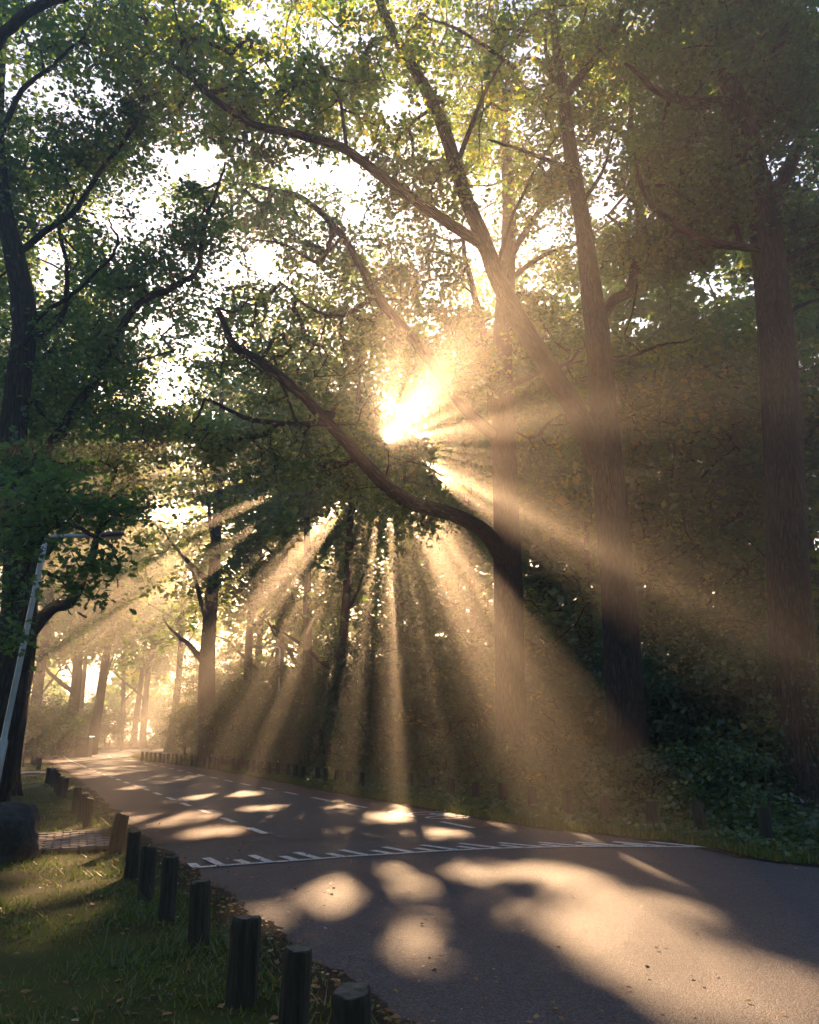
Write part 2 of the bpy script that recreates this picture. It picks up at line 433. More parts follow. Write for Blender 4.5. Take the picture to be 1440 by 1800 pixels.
def grow(nodes, att, jitter=.12):
    """link every attractor to its nearest node, nearer ones first: a branching crown. Returns edges (from point, to point, weight)"""
    nodes = np.asarray(nodes); att = np.asarray(att)
    d0 = np.min(((att[:, None] - nodes[None]) ** 2).sum(-1), axis=1)
    order = np.argsort(d0); att = att[order]
    allp = np.vstack([nodes, att]); m = len(nodes)
    par = np.zeros(len(att), int)
    for k in range(len(att)):
        q = allp[:m + k]
        d = ((q - att[k]) ** 2).sum(-1)
        d[m:] *= 1.25
        par[k] = np.argmin(d)
    wgt = np.ones(len(allp))
    for k in range(len(att) - 1, -1, -1): wgt[par[k]] += wgt[m + k]
    return allp[par], att, wgt[par + 0] * 0 + wgt[m:], par >= m, wgt[par]
def twigs(a, b, wgt, base=.009, r=None, wpar=None):
    """thin branch pieces, each in two bent segments of four sides"""
    r = r or rng
    n = len(a)
    L = np.linalg.norm(b - a, axis=1)
    mid = (a + b) / 2 + r.normal(size=(n, 3)) * (L * .09)[:, None]
    r1 = base * np.minimum(wgt, 60) ** .5; r0 = r1 * 1.25
    V, F, C = [], [], []
    ax = b - a; ax /= L[:, None] + 1e-9
    ref = np.where(np.abs(ax[:, 2:3]) < .8, np.array([[0, 0, 1.0]]), np.array([[1.0, 0, 0]]))
    p = np.cross(ax, ref); p /= np.linalg.norm(p, axis=1)[:, None]
    q = np.cross(ax, p)
    rings = []
    for c_, rr in ((a, r0), (mid, (r0 + r1) / 2), (b, r1 * .8)):
        for k in range(4):
            t = k * math.pi / 2
            rings.append(c_ + (p * math.cos(t) + q * math.sin(t)) * rr[:, None])
    V = np.stack(rings, 1).reshape(-1, 3)
    off = (np.arange(n) * 12)[:, None]
    fs = []
    for s in (0, 4):
        for k in range(4):
            fs.append(np.concatenate([off + s + k, off + s + (k + 1) % 4, off + s + 4 + (k + 1) % 4, off + s + 4 + k], 1))
    return V, np.concatenate(fs)
def crown_mesh(name, nodes, att, n_leaf, c_rad, size, mat_leaf, mat_bark, origin, template=KITE, flat=.6, twig=.009, carve=True, tint_mu=.45, tint_sd=.2, holes=True, droop=.25, up=.55, width=1.0, big=0):
    att = np.asarray(att)
    if holes: att = att[~(in_sky_hole(att, 4) & (rng.random(len(att)) < .8))]
    a, b, wgt, _, wp = grow(nodes, att)
    V1, F1 = twigs(a, b, wgt, twig)
    N = len(b)
    ci = np.repeat(np.arange(N), n_leaf)
    pos = b[ci] + rng.normal(size=(len(ci), 3)) * (np.array((1, 1, flat)) * c_rad * .55)
    along = rng.random(len(ci)) < .4
    pos[along] += ((a - b)[ci] * rng.random((len(ci), 1)) * .5)[along]
    ctint = rng.normal(tint_mu, tint_sd, N)
    tint = np.clip(ctint[ci] + rng.normal(0, .13, len(ci)), 0, 1)
    keep = np.ones(len(pos), bool)
    if holes: keep &= ~(in_sky_hole(pos, -6) & (rng.random(len(pos)) < .8))
    keep &= pos[:, 2] > .05
    pos, tint = pos[keep], tint[keep]
    sz = size * rng.uniform(.55, 1.35, len(pos))
    if big: sz[rng.random(len(pos)) < .3] *= big
    V2, F2, t2 = leaves(pos, sz, tint, template, up=up, droop=droop, width=width)
    kt = len(template[0])
    if carve:                      # leaves and thin twigs stay out of the openings
        LV = V2.reshape(-1, kt, 3)
        pick = np.linspace(0, kt - 1, 4).astype(int)
        bad = np.zeros(len(LV), bool)
        for q in pick: bad |= in_gap(LV[:, q])
        nf = len(template[1])
        good = ~bad
        V2 = LV[good].reshape(-1, 3)
        per = len(F2[0]) // len(LV)
        base_i = (np.arange(int(good.sum())) * kt)[:, None, None]
        F2 = [(base_i + f[None]).reshape(-1, f.shape[1]) for f in template[1]]
        t2 = np.concatenate([np.repeat(tint[good], len(f)) for f in template[1]])
        thin = (wgt < 7) & (in_gap(b) | in_gap(a) | in_gap((a + b) / 2) | in_gap(a * .75 + b * .25) | in_gap(a * .25 + b * .75))
        F1 = F1[~np.tile(thin, len(F1) // len(thin))]
    off = len(V1)
    F2 = [f + off for f in F2]
    V = np.vstack([V1, V2])
    mi = np.concatenate([np.zeros(len(F1), int)] + [np.ones(len(f), int) for f in F2])
    ti = np.concatenate([np.zeros(len(F1)), t2])
    C = V * np.array((1, 1, .16))
    return mesh_np(name, V - origin, [F1] + F2, [mat_bark, mat_leaf], mi, False, [('tint', 'FACE', 'FLOAT', ti), ('bark', 'POINT', 'FLOAT_VECTOR', C)])

def px_path(pts):                       # (px, py, Y) triples -> places
    return [P(*q) for q in pts]
def blob_px(px, py, rx, ry, Y, dY, n, lim=None):
    """attractors spread through a lump of crown centred where the photo shows it"""
    c = P(px, py, Y); s = Y / FPX * 1.04
    q = rng.normal(size=(n, 3)); q /= np.linalg.norm(q, axis=1)[:, None]
    q *= rng.random((n, 1)) ** .42
    return c + q * np.array((rx * s, dY, ry * s))

# ------------------------------------------------------------------ setting: ground, road, markings
def sheet(name, poly_l, poly_r, z, mat, kind='structure', parent=None, ncross=1, extra=None):
    l, r = np.asarray(poly_l), np.asarray(poly_r)
    n = len(l); m = ncross + 1
    t = np.linspace(0, 1, m)[None, :, None]
    V = l[:, None] * (1 - t) + r[:, None] * t
    V = V.reshape(-1, 3).copy(); V[:, 2] = z if np.isscalar(z) else z(V)
    i = np.arange(n - 1)[:, None] * m; j = np.arange(m - 1)[None]
    F = np.stack([i + j, i + j + 1, i + m + j + 1, i + m + j], -1).reshape(-1, 4)
    at = extra(V, n, m) if extra else ()
    return obj(name, mesh_np(name, V, [F], mat, None, True, at), parent, kind=kind)
def flat2(pts):
    p = np.array(pts, float)
    return np.c_[p[:, 0], p[:, 1], np.zeros(len(p))]
g = 700
me = mesh_np('ground', [(-g, -g, -.03), (g, -g, -.03), (g, g, -.03), (-g, g, -.03)], [np.array([(0, 1, 2, 3)])], M_FLOOR)
obj('ground', me, kind='structure')
RIGHT_PX = [(246, 1321), (238, 1326), (232, 1331), (262, 1337), (330, 1346), (430, 1362), (560, 1388), (700, 1413), (820, 1436), (960, 1457), (1100, 1472), (1250, 1492), (1440, 1523)]
LEFT_PX = [(240, 1316.5), (160, 1320), (110, 1324), (75, 1330), (92, 1342), (122, 1363), (165, 1400), (205, 1438), (262, 1488), (330, 1535), (392, 1580), (445, 1630), (545, 1705), (690, 1800)]
right_edge = [G(*q) for q in RIGHT_PX]
left_edge = [G(*q) for q in LEFT_PX]
far_r = [right_edge[0] + np.array((16, 10, 0)), right_edge[0] + np.array((5, 5, 0))]
far_l = [left_edge[0] + np.array((20, 9, 0)), left_edge[0] + np.array((7, 5.5, 0))]
right_c = crom(far_r + right_edge + [np.array((9.5, 10.2, 0)), np.array((16, 7.4, 0)), np.array((40, -2, 0))], 160)
left_c = crom(far_l + left_edge + [np.array((.55, 4.1, 0)), np.array((1.6, 2.2, 0)), np.array((3.2, -1, 0)), np.array((7, -9, 0)), np.array((18, -22, 0))], 160)
# the road surface between the two edges
sheet('road', left_c, right_c, 0.0, M_FRONT, ncross=6)
def along(line, n=None):
    return crom([G(*q) for q in line], n or len(line) * 10)
DASH_L = [(110, 1328), (121, 1336), (137, 1343), (151, 1349), (175, 1359), (200, 1368), (228, 1378), (264, 1391), (296, 1403), (337.5, 1419), (392, 1439), (427.5, 1452), (470, 1468), (505, 1479)]
DASH_R = [(190, 1327), (197, 1333), (225, 1337), (285, 1348), (349, 1362), (392, 1371), (430, 1379), (475, 1387.5), (531, 1399), (602, 1412.5), (646, 1421), (698, 1430), (758, 1442), (830, 1456), (890, 1467)]
dl, dr = along(DASH_L, 120), along(DASH_R, 120)
sl = crom([np.array(p) for p in far_l] + [G(165, 1322)] + [G(*q) for q in DASH_L], 120)
sr = crom([np.array(p) for p in far_r] + [G(210, 1322)] + [G(*q) for q in DASH_R], 120)
sheet('grey_carriageway', sl, sr, .004, M_ASPHALT, ncross=4)
le = crom([G(*q) for q in LEFT_PX[3:9]], 60) + np.array((.02, 0, 0))
sheet('red_cycle_lane', le, crom([G(*q) for q in DASH_L[:-1]], 60), .007, M_RED, ncross=4)
re_ = crom([G(*q) for q in RIGHT_PX[2:10]], 60) + np.array((-.03, 0, 0))
sheet('red_cycle_lane.001', re_, crom([G(*q) for q in DASH_R[1:-1]], 60), .007, M_RED, ncross=4)

def strip(pts, width):
    p = np.asarray(pts); t = np.gradient(p, axis=0); t /= np.linalg.norm(t, axis=1)[:, None]
    s = np.c_[-t[:, 1], t[:, 0], np.zeros(len(t))] * width / 2
    return p + s, p - s
def arc_resample(p, step):
    d = np.concatenate(([0], np.cumsum(np.linalg.norm(np.diff(p, axis=0), axis=1))))
    return d, (lambda s: np.stack([np.interp(s, d, p[:, k]) for k in range(3)], -1))
mark = obj('road_markings', None, kind='structure')
def mark_strip(name, pts, width, z=.012):
    a, b = strip(pts, width)
    return sheet(name, a, b, z, M_PAINT, None, mark)
def dashes(line, start, length, period, width, solid_to=None, stop=None):
    d, at = arc_resample(line, .1)
    s = d[-1] - start
    while s > (solid_to or 0):
        mark_strip('lane_dash', at(np.linspace(s - length, s, 4)), width)
        s -= period
    if solid_to:
        mark_strip('edge_line', at(np.linspace(0, solid_to - 1, 60)), width)
def line_len(a, b, line):      # arc position of a pixel on a line
    q = G(a, b); k = np.argmin(((line - q) ** 2).sum(1))
    d, _ = arc_resample(line, .1); return d[k]
dashes(dl, 1.05, .95, 1.95, .13, line_len(152, 1350, dl))
dashes(dr, 1.0, 1.15, 2.25, .12, line_len(245, 1341, dr))
RAMP = [(339, 1527), (387, 1523), (517, 1514), (617, 1506.5), (700, 1501.5), (803, 1495.5), (905, 1491.5), (1060, 1489), (1245, 1490)]
ramp_c = along(RAMP, 90)
mark_strip('ramp_line', ramp_c, .095)
LONG = [((388, 1522), (362, 1510)), ((474, 1517), (442, 1505)), ((560, 1511), (521, 1500)), ((645, 1505), (599, 1495.5)), ((725, 1500), (675, 1490.5)),
        ((803, 1495.5), (741, 1487)), ((880, 1492.5), (808, 1484)), ((957, 1490.5), (877, 1483)), ((1030, 1489.5), (947, 1482.3)), ((1100, 1489), (1013, 1481.8)), ((1170, 1489.3), (1078, 1481.3)), ((1228, 1489.8), (1142, 1481.2))]
SHORT = [((345, 1526), (337, 1519.5)), ((435, 1519.5), (416, 1513)), ((520, 1514), (497, 1507)), ((604, 1508), (577, 1501.8)), ((688, 1502.5), (655, 1496.5)), ((766, 1497.5), (731, 1492.5)), ((842, 1494), (806, 1489.3)), ((918, 1491.5), (880, 1487)), ((992, 1490), (950, 1486)), ((1066, 1489.3), (1024, 1485.5)), ((1135, 1489), (1095, 1485.2))]
for nm, rows in (('ramp_tooth', LONG), ('short_ramp_tooth', SHORT)):
    for b_, t_ in rows:
        a, c = G(*b_), G(*t_)
        mark_strip(nm, np.linspace(a, c, 3), .115, .0155)
# bicycle symbol of the lane
bk = bpy.data.objects.new('bicycle_symbol', None); COL.objects.link(bk); bk.parent = mark
def bike():
    c0, cx = G(772, 1434), G(805, 1441)
    ex = cx - c0; ex /= np.linalg.norm(ex); ey = np.array((-ex[1], ex[0], 0))
    T = lambda x, y: c0 + ex * x + ey * y
    V, F = [], []
    def seg(a, b, w_):
        a, b = np.array(a), np.array(b); d = b - a; d = d / np.linalg.norm(d); s = np.array((-d[1], d[0])) * w_ / 2
        k = len(V)
        for q in (a + s, a - s, b - s, b + s): V.append(T(*q))
        F.append((k, k + 1, k + 2, k + 3))
    for x in (-.42, .42):
        for k in range(16):
            a0, a1 = k * math.pi / 8, (k + 1) * math.pi / 8
            seg((x + .27 * math.cos(a0), .45 * math.sin(a0)), (x + .27 * math.cos(a1), .45 * math.sin(a1)), .08)
    for a, b in (((-.42, 0), (-.18, .75)), ((-.18, .75), (.3, .75)), ((.3, .75), (.42, 0)), ((-.42, 0), (0, 0)), ((0, 0), (.3, .75)), ((0, 0), (-.22, .95)), ((-.36, .95), (-.1, .95)), ((.3, .75), (.26, 1.05)), ((.26, 1.05), (.42, 1.05))):
        seg(a, b, .075)
    V = np.array(V); V[:, 2] = .0155 + np.arange(len(V)) // 4 * 1e-5
    return mesh_np('symbol', V, [np.array(F)], M_PAINT)
bk_m = bike(); COL.objects.unlink(bk); bpy.data.objects.remove(bk)
obj('bicycle_symbol', bk_m, mark)
# joint across the road where the raised junction begins
seam = along([(262, 1486), (345, 1484), (480, 1479), (640, 1471), (800, 1462), (900, 1458), (1010, 1460)], 40)
a, b = strip(seam, .035)
M_TAR = simple('tar_joint', (.012, .011, .012), (.03, .028, .03), 20, .6)
sheet('tar_joint', a, b, .0105, M_TAR)

# dirt washed over the road edges
def dirt(name, line, outward, inner, seed):
    rs = np.random.default_rng(seed)
    d, at = arc_resample(line, .1)
    s_ = np.arange(0, d[-1], .09); p = at(s_)
    t = np.gradient(p, axis=0); t /= np.linalg.norm(t, axis=1)[:, None]
    nn = np.c_[-t[:, 1], t[:, 0], np.zeros(len(t))] * outward
    wv = inner * (.45 + .3 * np.sin(s_ * 1.3 + seed) * np.sin(s_ * .37) + .25 * np.sin(s_ * 3.7 + 1) + .35 * rs.random(len(s_)) ** 2)
    return sheet(name, p + nn * .22, p - nn * np.maximum(wv, .02)[:, None], .0095, M_DIRT, ncross=2)
M_DIRT = ground_mat('road_dirt', [(.32, (.018, .013, .010)), (.5, (.045, .034, .024)), (.68, (.085, .065, .045))], 4, 70, .8, .02)[0]
dirt('road_dirt', left_c[12:], -1, .2, 1)
dirt('road_dirt.001', right_c[8:], 1, .22, 2)

# verges
def verge_attr(V, n, m):
    e = np.tile(np.linspace(0, 1, m) ** 2 * 30, n)
    return [('edge', 'POINT', 'FLOAT', e / 1.4)]
def verge(name, edge, outward, width, mat, z0=.018, h=.05):
    t = (np.linspace(0, 1, 26) ** 2)[None, :, None]
    out = edge + np.asarray(outward) * width
    V = (edge[:, None] * (1 - t) + out[:, None] * t)
    n, m = V.shape[:2]; V = V.reshape(-1, 3).copy()
    s = np.tile(t[0, :, 0] * width, n)
    bump_ = .02 * np.sin(V[:, 0] * 2.1 + 1) * np.sin(V[:, 1] * 1.7) + .012 * np.sin(V[:, 0] * 5.3) * np.sin(V[:, 1] * 4.9 + 2)
    V[:, 2] = z0 + h * (1 - np.exp(-s / .7)) + bump_ * (1 - np.exp(-s / .5))
    i = np.arange(n - 1)[:, None] * m; j = np.arange(m - 1)[None]
    F = np.stack([i + j, i + m + j, i + m + j + 1, i + j + 1], -1).reshape(-1, 4)
    return obj(name, mesh_np(name, V, [F], mat, None, True, [('edge', 'POINT', 'FLOAT', s)]), kind='structure')
lv = left_c[8:].copy()
verge('grass_verge', lv, (-1, .02, 0), 60, M_VERGE)
rv = right_c[4:].copy()
verge('wood_bank', rv, (.92, .4, 0), 45, M_SOIL, .015, .03)
def verge_z(x, y):
    return .06 + .02 * np.sin(x * 2.1 + 1) * np.sin(y * 1.7) + .012 * np.sin(x * 5.3) * np.sin(y * 4.9 + 2)

# brick path and slab path on the verge
path = obj('brick_path', None, kind='structure')
pa, pb, pc, pd = G(40, 1512), G(212, 1500), G(196, 1462), G(55, 1478)
V = np.array([pa, pb, pc, pd]); V[:, 2] = .085
obj('joint_sand', mesh_np('joint_sand', V, [np.array([(0, 1, 2, 3)])], M_SOIL), path)
def box_mesh(name, sx, sy, sz, mat, bev=.006):
    x, y, z = sx / 2, sy / 2, sz
    V = [(-x, -y, 0), (x, -y, 0), (x, y, 0), (-x, y, 0), (-x, -y, z - bev), (x, -y, z - bev), (x, y, z - bev), (-x, y, z - bev),
         (-x + bev, -y + bev, z), (x - bev, -y + bev, z), (x - bev, y - bev, z), (-x + bev, y - bev, z)]
    F = [(0, 1, 5, 4), (1, 2, 6, 5), (2, 3, 7, 6), (3, 0, 4, 7), (4, 5, 9, 8), (5, 6, 10, 9), (6, 7, 11, 10), (7, 4, 8, 11), (8, 9, 10, 11), (3, 2, 1, 0)]
    return mesh_np(name, V, [np.array(F)], mat, smooth=False)
bricks = [box_mesh('paving_brick', .205, .10, .05, M_BRICK), box_mesh('paving_brick', .205, .10, .05, simple('paving_brick_pale', (.13, .11, .11), (.27, .23, .22), 6, .85, 0, .4, .01))]
ex = (pb - pa); Lx = np.linalg.norm(ex); ex /= Lx; ey = (pd - pa); Ly = np.linalg.norm(ey); ey /= Ly
k = 0
nrow = int(Ly / .135)
for j in range(nrow):
    nb = int(Lx / .225)
    for i in range(nb):
        if k >= 300: break
        c = pa + ex * ((i + .5 + .5 * (j % 2)) * .225) + ey * ((j + .5) * .135)
        if (c - pa) @ ex > Lx - .05: continue
        o = obj('brick', bricks[random.random() < .25], path)
        o.location = (c[0], c[1], .07 + random.uniform(-.006, .008))
        o.rotation_euler = (random.uniform(-.03, .03), random.uniform(-.03, .03), math.atan2(ex[1], ex[0]) + random.uniform(-.03, .03))
        k += 1
sp = obj('slab_path', None, kind='structure')
s0, s1 = G(-140, 1368), G(84, 1362)
for i in range(9):
    c = s0 + (s1 - s0) * ((i + .5) / 9); L = np.linalg.norm(s1 - s0) / 9
    o = obj('slab', box_mesh('slab', L - .03, 1.5, .05, M_SLAB), sp)
    o.location = (c[0], c[1], .065 + random.uniform(-.004, .004)); o.rotation_euler = (0, 0, math.atan2((s1 - s0)[1], (s1 - s0)[0]))

# ------------------------------------------------------------------ trees
TREES = []
def oak(name, label, group, base, trunk_pts, trunk_r, limbs, blobs, *, back=0.0, n_leaf=55, c_rad=.5, size=.12, template=KITE, mat=M_BARK, sides=28, extra_nodes=None, tint_mu=.45, flare=.45, lump=.06, twig=.011):
    """trunk_pts: places; limbs: [(places, r0, r1)]; blobs: attractor arrays"""
    t = thing(name, label, 'tree', base, group)
    n = max(14, len(trunk_pts) * 9)
    tp = crom(trunk_pts, n)
    tr = np.interp(np.linspace(0, 1, n), np.linspace(0, 1, len(trunk_r)), trunk_r)
    obj('trunk', tube_mesh('trunk', tp, tr, mat, base, sides=sides, lump=lump, flare=flare, seed=len(TREES)), t)
    nodes = [tp[n // 2:]]
    for lp, r0, r1 in limbs:
        m = max(10, len(lp) * 7)
        q = crom(lp, m)
        wob = rng.normal(size=(m, 3)) * np.linspace(.3, 1, m)[:, None] * .045
        q = q + np.cumsum(wob, axis=0) * .35 * np.minimum(1, np.linspace(0, 4, m))[:, None]
        rr = r0 * (1 - np.linspace(0, 1, m)) ** .9 + r1 * np.linspace(0, 1, m) ** .9
        obj('limb', tube_mesh('limb', q, rr, mat, base, sides=10 if r0 < .12 else 14, lump=.09, seed=m + len(lp)), t)
        nodes.append(q[2:])
    nodes = np.vstack(nodes)
    att = np.vstack(blobs)
    att = CAM + (att - CAM) * (1 + back * rng.random((len(att), 1)) / att[:, 1:2])
    obj('crown', crown_mesh('crown', nodes, att, n_leaf, c_rad, size, M_OAK, mat, base, template, twig=twig, tint_mu=tint_mu), t)
    TREES.append(t)
    return t

def base_of(px, Y):
    p = P(px, 1288, Y); return np.array((p[0], Y, 0.0))

# the big oak whose trunk stands at the edge of the view, with the heavy dark crown
Y1 = 17.0
B1 = base_of(1412, Y1)
oak('oak_tree', 'broad straight oak trunk with ridged bark and ivy at its foot under the darkest crown', 'big oaks by the wood edge', B1,
    [B1, *px_path([(1400, 1250, Y1), (1385, 1000, Y1), (1372, 700, Y1), (1352, 450, Y1), (1332, 330, Y1), (1290, 170, Y1), (1225, 20, Y1), (1180, -120, Y1)])],
    [.44, .43, .42, .40, .37, .33, .28, .23, .17],
    [(px_path([(1345, 400, Y1), (1400, 260, Y1 + .6), (1450, 120, Y1 + 1), (1480, -40, Y1 + 1.4)]), .2, .05),
     (px_path([(1350, 440, Y1), (1240, 420, Y1 - .8), (1150, 360, Y1 - 1.2), (1118, 260, Y1 - 1)]), .11, .03),
     (px_path([(1370, 470, Y1), (1440, 420, Y1 - .6), (1520, 380, Y1 - 1)]), .1, .03),
     (px_path([(1290, 180, Y1), (1180, 170, Y1 - 1.2), (1100, 110, Y1 - 2)]), .14, .03),
     (px_path([(1300, 200, Y1), (1380, 60, Y1 - 1), (1440, -60, Y1 - 1.5)]), .15, .04),
     (px_path([(1362, 560, Y1), (1440, 530, Y1 + 1), (1520, 560, Y1 + 1.5)]), .05, .02)],
    [blob_px(1320, 200, 260, 250, Y1, 2.6, 330), blob_px(1400, 60, 200, 260, Y1 - .5, 2.6, 170), blob_px(1200, 330, 130, 150, Y1 - .6, 1.3, 120), blob_px(1180, 40, 170, 170, Y1, 2.2, 90), blob_px(1420, 430, 120, 90, Y1, 1.8, 80), blob_px(1180, 440, 80, 60, Y1 + .5, 1, 40), blob_px(1300, -180, 380, 200, Y1 - .5, 3.4, 260), blob_px(1250, 120, 200, 160, Y1 + 2.5, 1.5, 90)],
    n_leaf=74, c_rad=.46, size=.145, tint_mu=.18, back=2.0)

# the forked oak nearer the middle
Y2 = 19.0
B2 = base_of(1106, Y2)
oak('oak_tree', 'tall forked oak lit orange by sunbeams with a slanting second stem reaching over the road', 'big oaks by the wood edge', B2,
    [B2, *px_path([(1100, 1250, Y2), (1085, 1000, Y2), (1068, 800, Y2), (1052, 600, Y2), (1040, 520, Y2), (1025, 400, Y2), (1005, 280, Y2 + .2), (988, 150, Y2 + .4), (975, 50, Y2 + .5), (960, -120, Y2 + .5)])],
    [.42, .41, .40, .36, .31, .27, .22, .19, .15, .12, .08],
    [(px_path([(1055, 830, Y2), (1022, 740, Y2 - .1), (960, 640, Y2 - .3), (905, 550, Y2 - .5), (868, 470, Y2 - .7), (835, 390, Y2 - .9), (800, 300, Y2 - 1.1), (765, 200, Y2 - 1.4), (715, 110, Y2 - 1.8), (665, 20, Y2 - 2.2), (630, -90, Y2 - 2.5)]), .27, .09),
     (px_path([(848, 430, Y2 - .8), (770, 380, Y2 - 1.3), (690, 325, Y2 - 1.9), (610, 265, Y2 - 2.5), (540, 240, Y2 - 3), (470, 225, Y2 - 3.4), (400, 190, Y2 - 3.8), (330, 130, Y2 - 4.2), (240, 80, Y2 - 4.6)]), .14, .04),
     (px_path([(1052, 570, Y2), (1075, 530, Y2 + .2), (1108, 500, Y2 + .5), (1125, 390, Y2 + .7), (1112, 270, Y2 + .9), (1118, 150, Y2 + 1)]), .16, .06),
     (px_path([(990, 175, Y2 + .4), (1040, 110, Y2 + .1), (1080, 50, Y2 - .2), (1108, -20, Y2 - .4)]), .13, .05),
     (px_path([(990, 160, Y2 + .4), (960, 90, Y2 + .6), (965, 20, Y2 + .8)]), .07, .03),
     (px_path([(1056, 632, Y2), (1110, 625, Y2 - .3), (1165, 602, Y2 - .5), (1215, 585, Y2 - .7)]), .06, .015),
     (px_path([(1003, 300, Y2), (930, 270, Y2 - 1), (860, 250, Y2 - 1.6)]), .07, .02),
     (px_path([(1020, 360, Y2), (1060, 300, Y2 - .8), (1085, 220, Y2 - 1.5)]), .06, .02),
     (px_path([(870, 475, Y2 - .7), (905, 380, Y2 - .3), (950, 290, Y2 + .1), (985, 240, Y2)]), .05, .02),
     (px_path([(800, 300, Y2 - 1.1), (850, 160, Y2 - .8), (900, 60, Y2 - .6)]), .07, .02),
     (px_path([(905, 120, Y2 - 1), (820, 60, Y2 - 1.2), (740, 20, Y2 - 1.5)]), .06, .02),
     (px_path([(610, 265, Y2 - 2.5), (600, 180, Y2 - 2.7), (560, 90, Y2 - 3)]), .05, .015)],
    [blob_px(900, 120, 280, 200, Y2 - .3, 2.4, 270), blob_px(1060, 170, 110, 170, Y2, 1.5, 90), blob_px(620, 140, 200, 170, Y2 - 2.4, 1.7, 170), blob_px(420, 190, 200, 130, Y2 - 3.6, 1.6, 150), blob_px(300, 60, 180, 110, Y2 - 4.4, 1.5, 100),
     blob_px(730, 330, 120, 90, Y2 - 1.4, 1.2, 60), blob_px(1090, 440, 80, 80, Y2 + .5, 1, 40), blob_px(960, 330, 90, 80, Y2, 1.1, 45), blob_px(1150, 600, 70, 30, Y2 - .5, .6, 16), blob_px(860, -140, 420, 180, Y2 + .5, 3.4, 260), blob_px(1050, 60, 150, 160, Y2 + 2, 1.5, 80), blob_px(500, -60, 200, 90, Y2 - 3, 1.6, 50)],
    n_leaf=42, c_rad=.40, size=.145, tint_mu=.6, back=3.0)

# the oak behind it, with the low limb sweeping across the sun
Y3 = 25.0
B3 = base_of(908, Y3)
oak('oak_tree', 'massive oak standing further back whose low limb sweeps down across the sun', 'big oaks by the wood edge', B3,
    [B3, *px_path([(900, 1250, Y3), (892, 1000, Y3), (886, 780, Y3), (884, 600, Y3 + .2), (892, 470, Y3 + .3), (895, 350, Y3 + .4), (885, 220, Y3 + .4), (870, 90, Y3 + .5), (860, -30, Y3 + .5)])],
    [.47, .45, .43, .38, .32, .28, .23, .18, .13, .08],
    [(px_path([(888, 985, Y3 - .2), (850, 935, Y3 - .9), (790, 905, Y3 - 1.6), (715, 882, Y3 - 2.4), (660, 840, Y3 - 3), (610, 780, Y3 - 3.6), (560, 725, Y3 - 4.2), (500, 670, Y3 - 4.8), (440, 622, Y3 - 5.4), (400, 590, Y3 - 5.8), (380, 530, Y3 - 6)]), .25, .07),
     (px_path([(878, 775, Y3), (820, 720, Y3 - .3), (770, 650, Y3 - .6), (715, 580, Y3 - 1), (665, 520, Y3 - 1.3), (630, 455, Y3 - 1.6), (595, 400, Y3 - 1.9), (540, 350, Y3 - 2.3), (480, 330, Y3 - 2.6), (415, 315, Y3 - 3)]), .2, .05),
     (px_path([(866, 735, Y3), (860, 640, Y3 + .3), (845, 560, Y3 + .5), (828, 480, Y3 + .6), (815, 400, Y3 + .8)]), .16, .06),
     (px_path([(890, 470, Y3 + .3), (925, 400, Y3 + .1), (975, 340, Y3), (1020, 290, Y3 - .2)]), .13, .04),
     (px_path([(886, 500, Y3 + .3), (950, 450, Y3 + .6), (1010, 430, Y3 + 1), (1090, 380, Y3 + 1.2)]), .1, .03),
     (px_path([(895, 680, Y3), (960, 650, Y3 - .6), (1030, 632, Y3 - 1)]), .1, .03),
     (px_path([(500, 745, Y3 - 5), (440, 735, Y3 - 5.4), (385, 705, Y3 - 5.9), (350, 690, Y3 - 6.2)]), .07, .02),
     (px_path([(575, 745, Y3 - 4), (500, 748, Y3 - 5)]), .08, .06),
     (px_path([(660, 520, Y3 - 1.3), (600, 555, Y3 - 1.8), (540, 540, Y3 - 2.2), (500, 500, Y3 - 2.6)]), .08, .02),
     (px_path([(590, 395, Y3 - 1.9), (560, 460, Y3 - 2), (500, 430, Y3 - 2.4), (440, 420, Y3 - 2.8)]), .07, .02)],
    [blob_px(560, 690, 140, 110, Y3 - 3.2, 1.3, 95), blob_px(430, 590, 130, 100, Y3 - 4.3, 1.4, 70), blob_px(620, 820, 80, 70, Y3 - 2.4, .9, 50), blob_px(500, 800, 110, 60, Y3 - 4.6, 1.2, 48), blob_px(700, 890, 60, 30, Y3 - 2.6, .6, 26), blob_px(755, 920, 22, 26, Y3 - 2, .3, 9),
     blob_px(560, 450, 180, 130, Y3 - 1.8, 1.8, 160), blob_px(720, 480, 110, 110, Y3 - .9, 1.6, 100), blob_px(430, 360, 150, 90, Y3 - 2.8, 1.5, 90), blob_px(960, 400, 150, 150, Y3 + .4, 2, 130), blob_px(850, 250, 150, 180, Y3 + .5, 2.4, 150), blob_px(980, 610, 100, 90, Y3 + .4, 1.4, 60), blob_px(800, 600, 80, 80, Y3 + .8, 1.3, 40), blob_px(630, 590, 110, 80, Y3 - 1.4, 1.2, 70), blob_px(990, 780, 70, 60, Y3 + 1, 1, 26), blob_px(835, 645, 55, 60, Y3 - 2.5, .8, 46), blob_px(925, 560, 60, 60, Y3 - 1.5, .9, 36), blob_px(800, 560, 50, 50, Y3 - 2, .8, 26), blob_px(380, 780, 90, 50, Y3 - 5.4, 1, 40)],
    n_leaf=32, c_rad=.46, size=.16, tint_mu=.5, back=2.5)

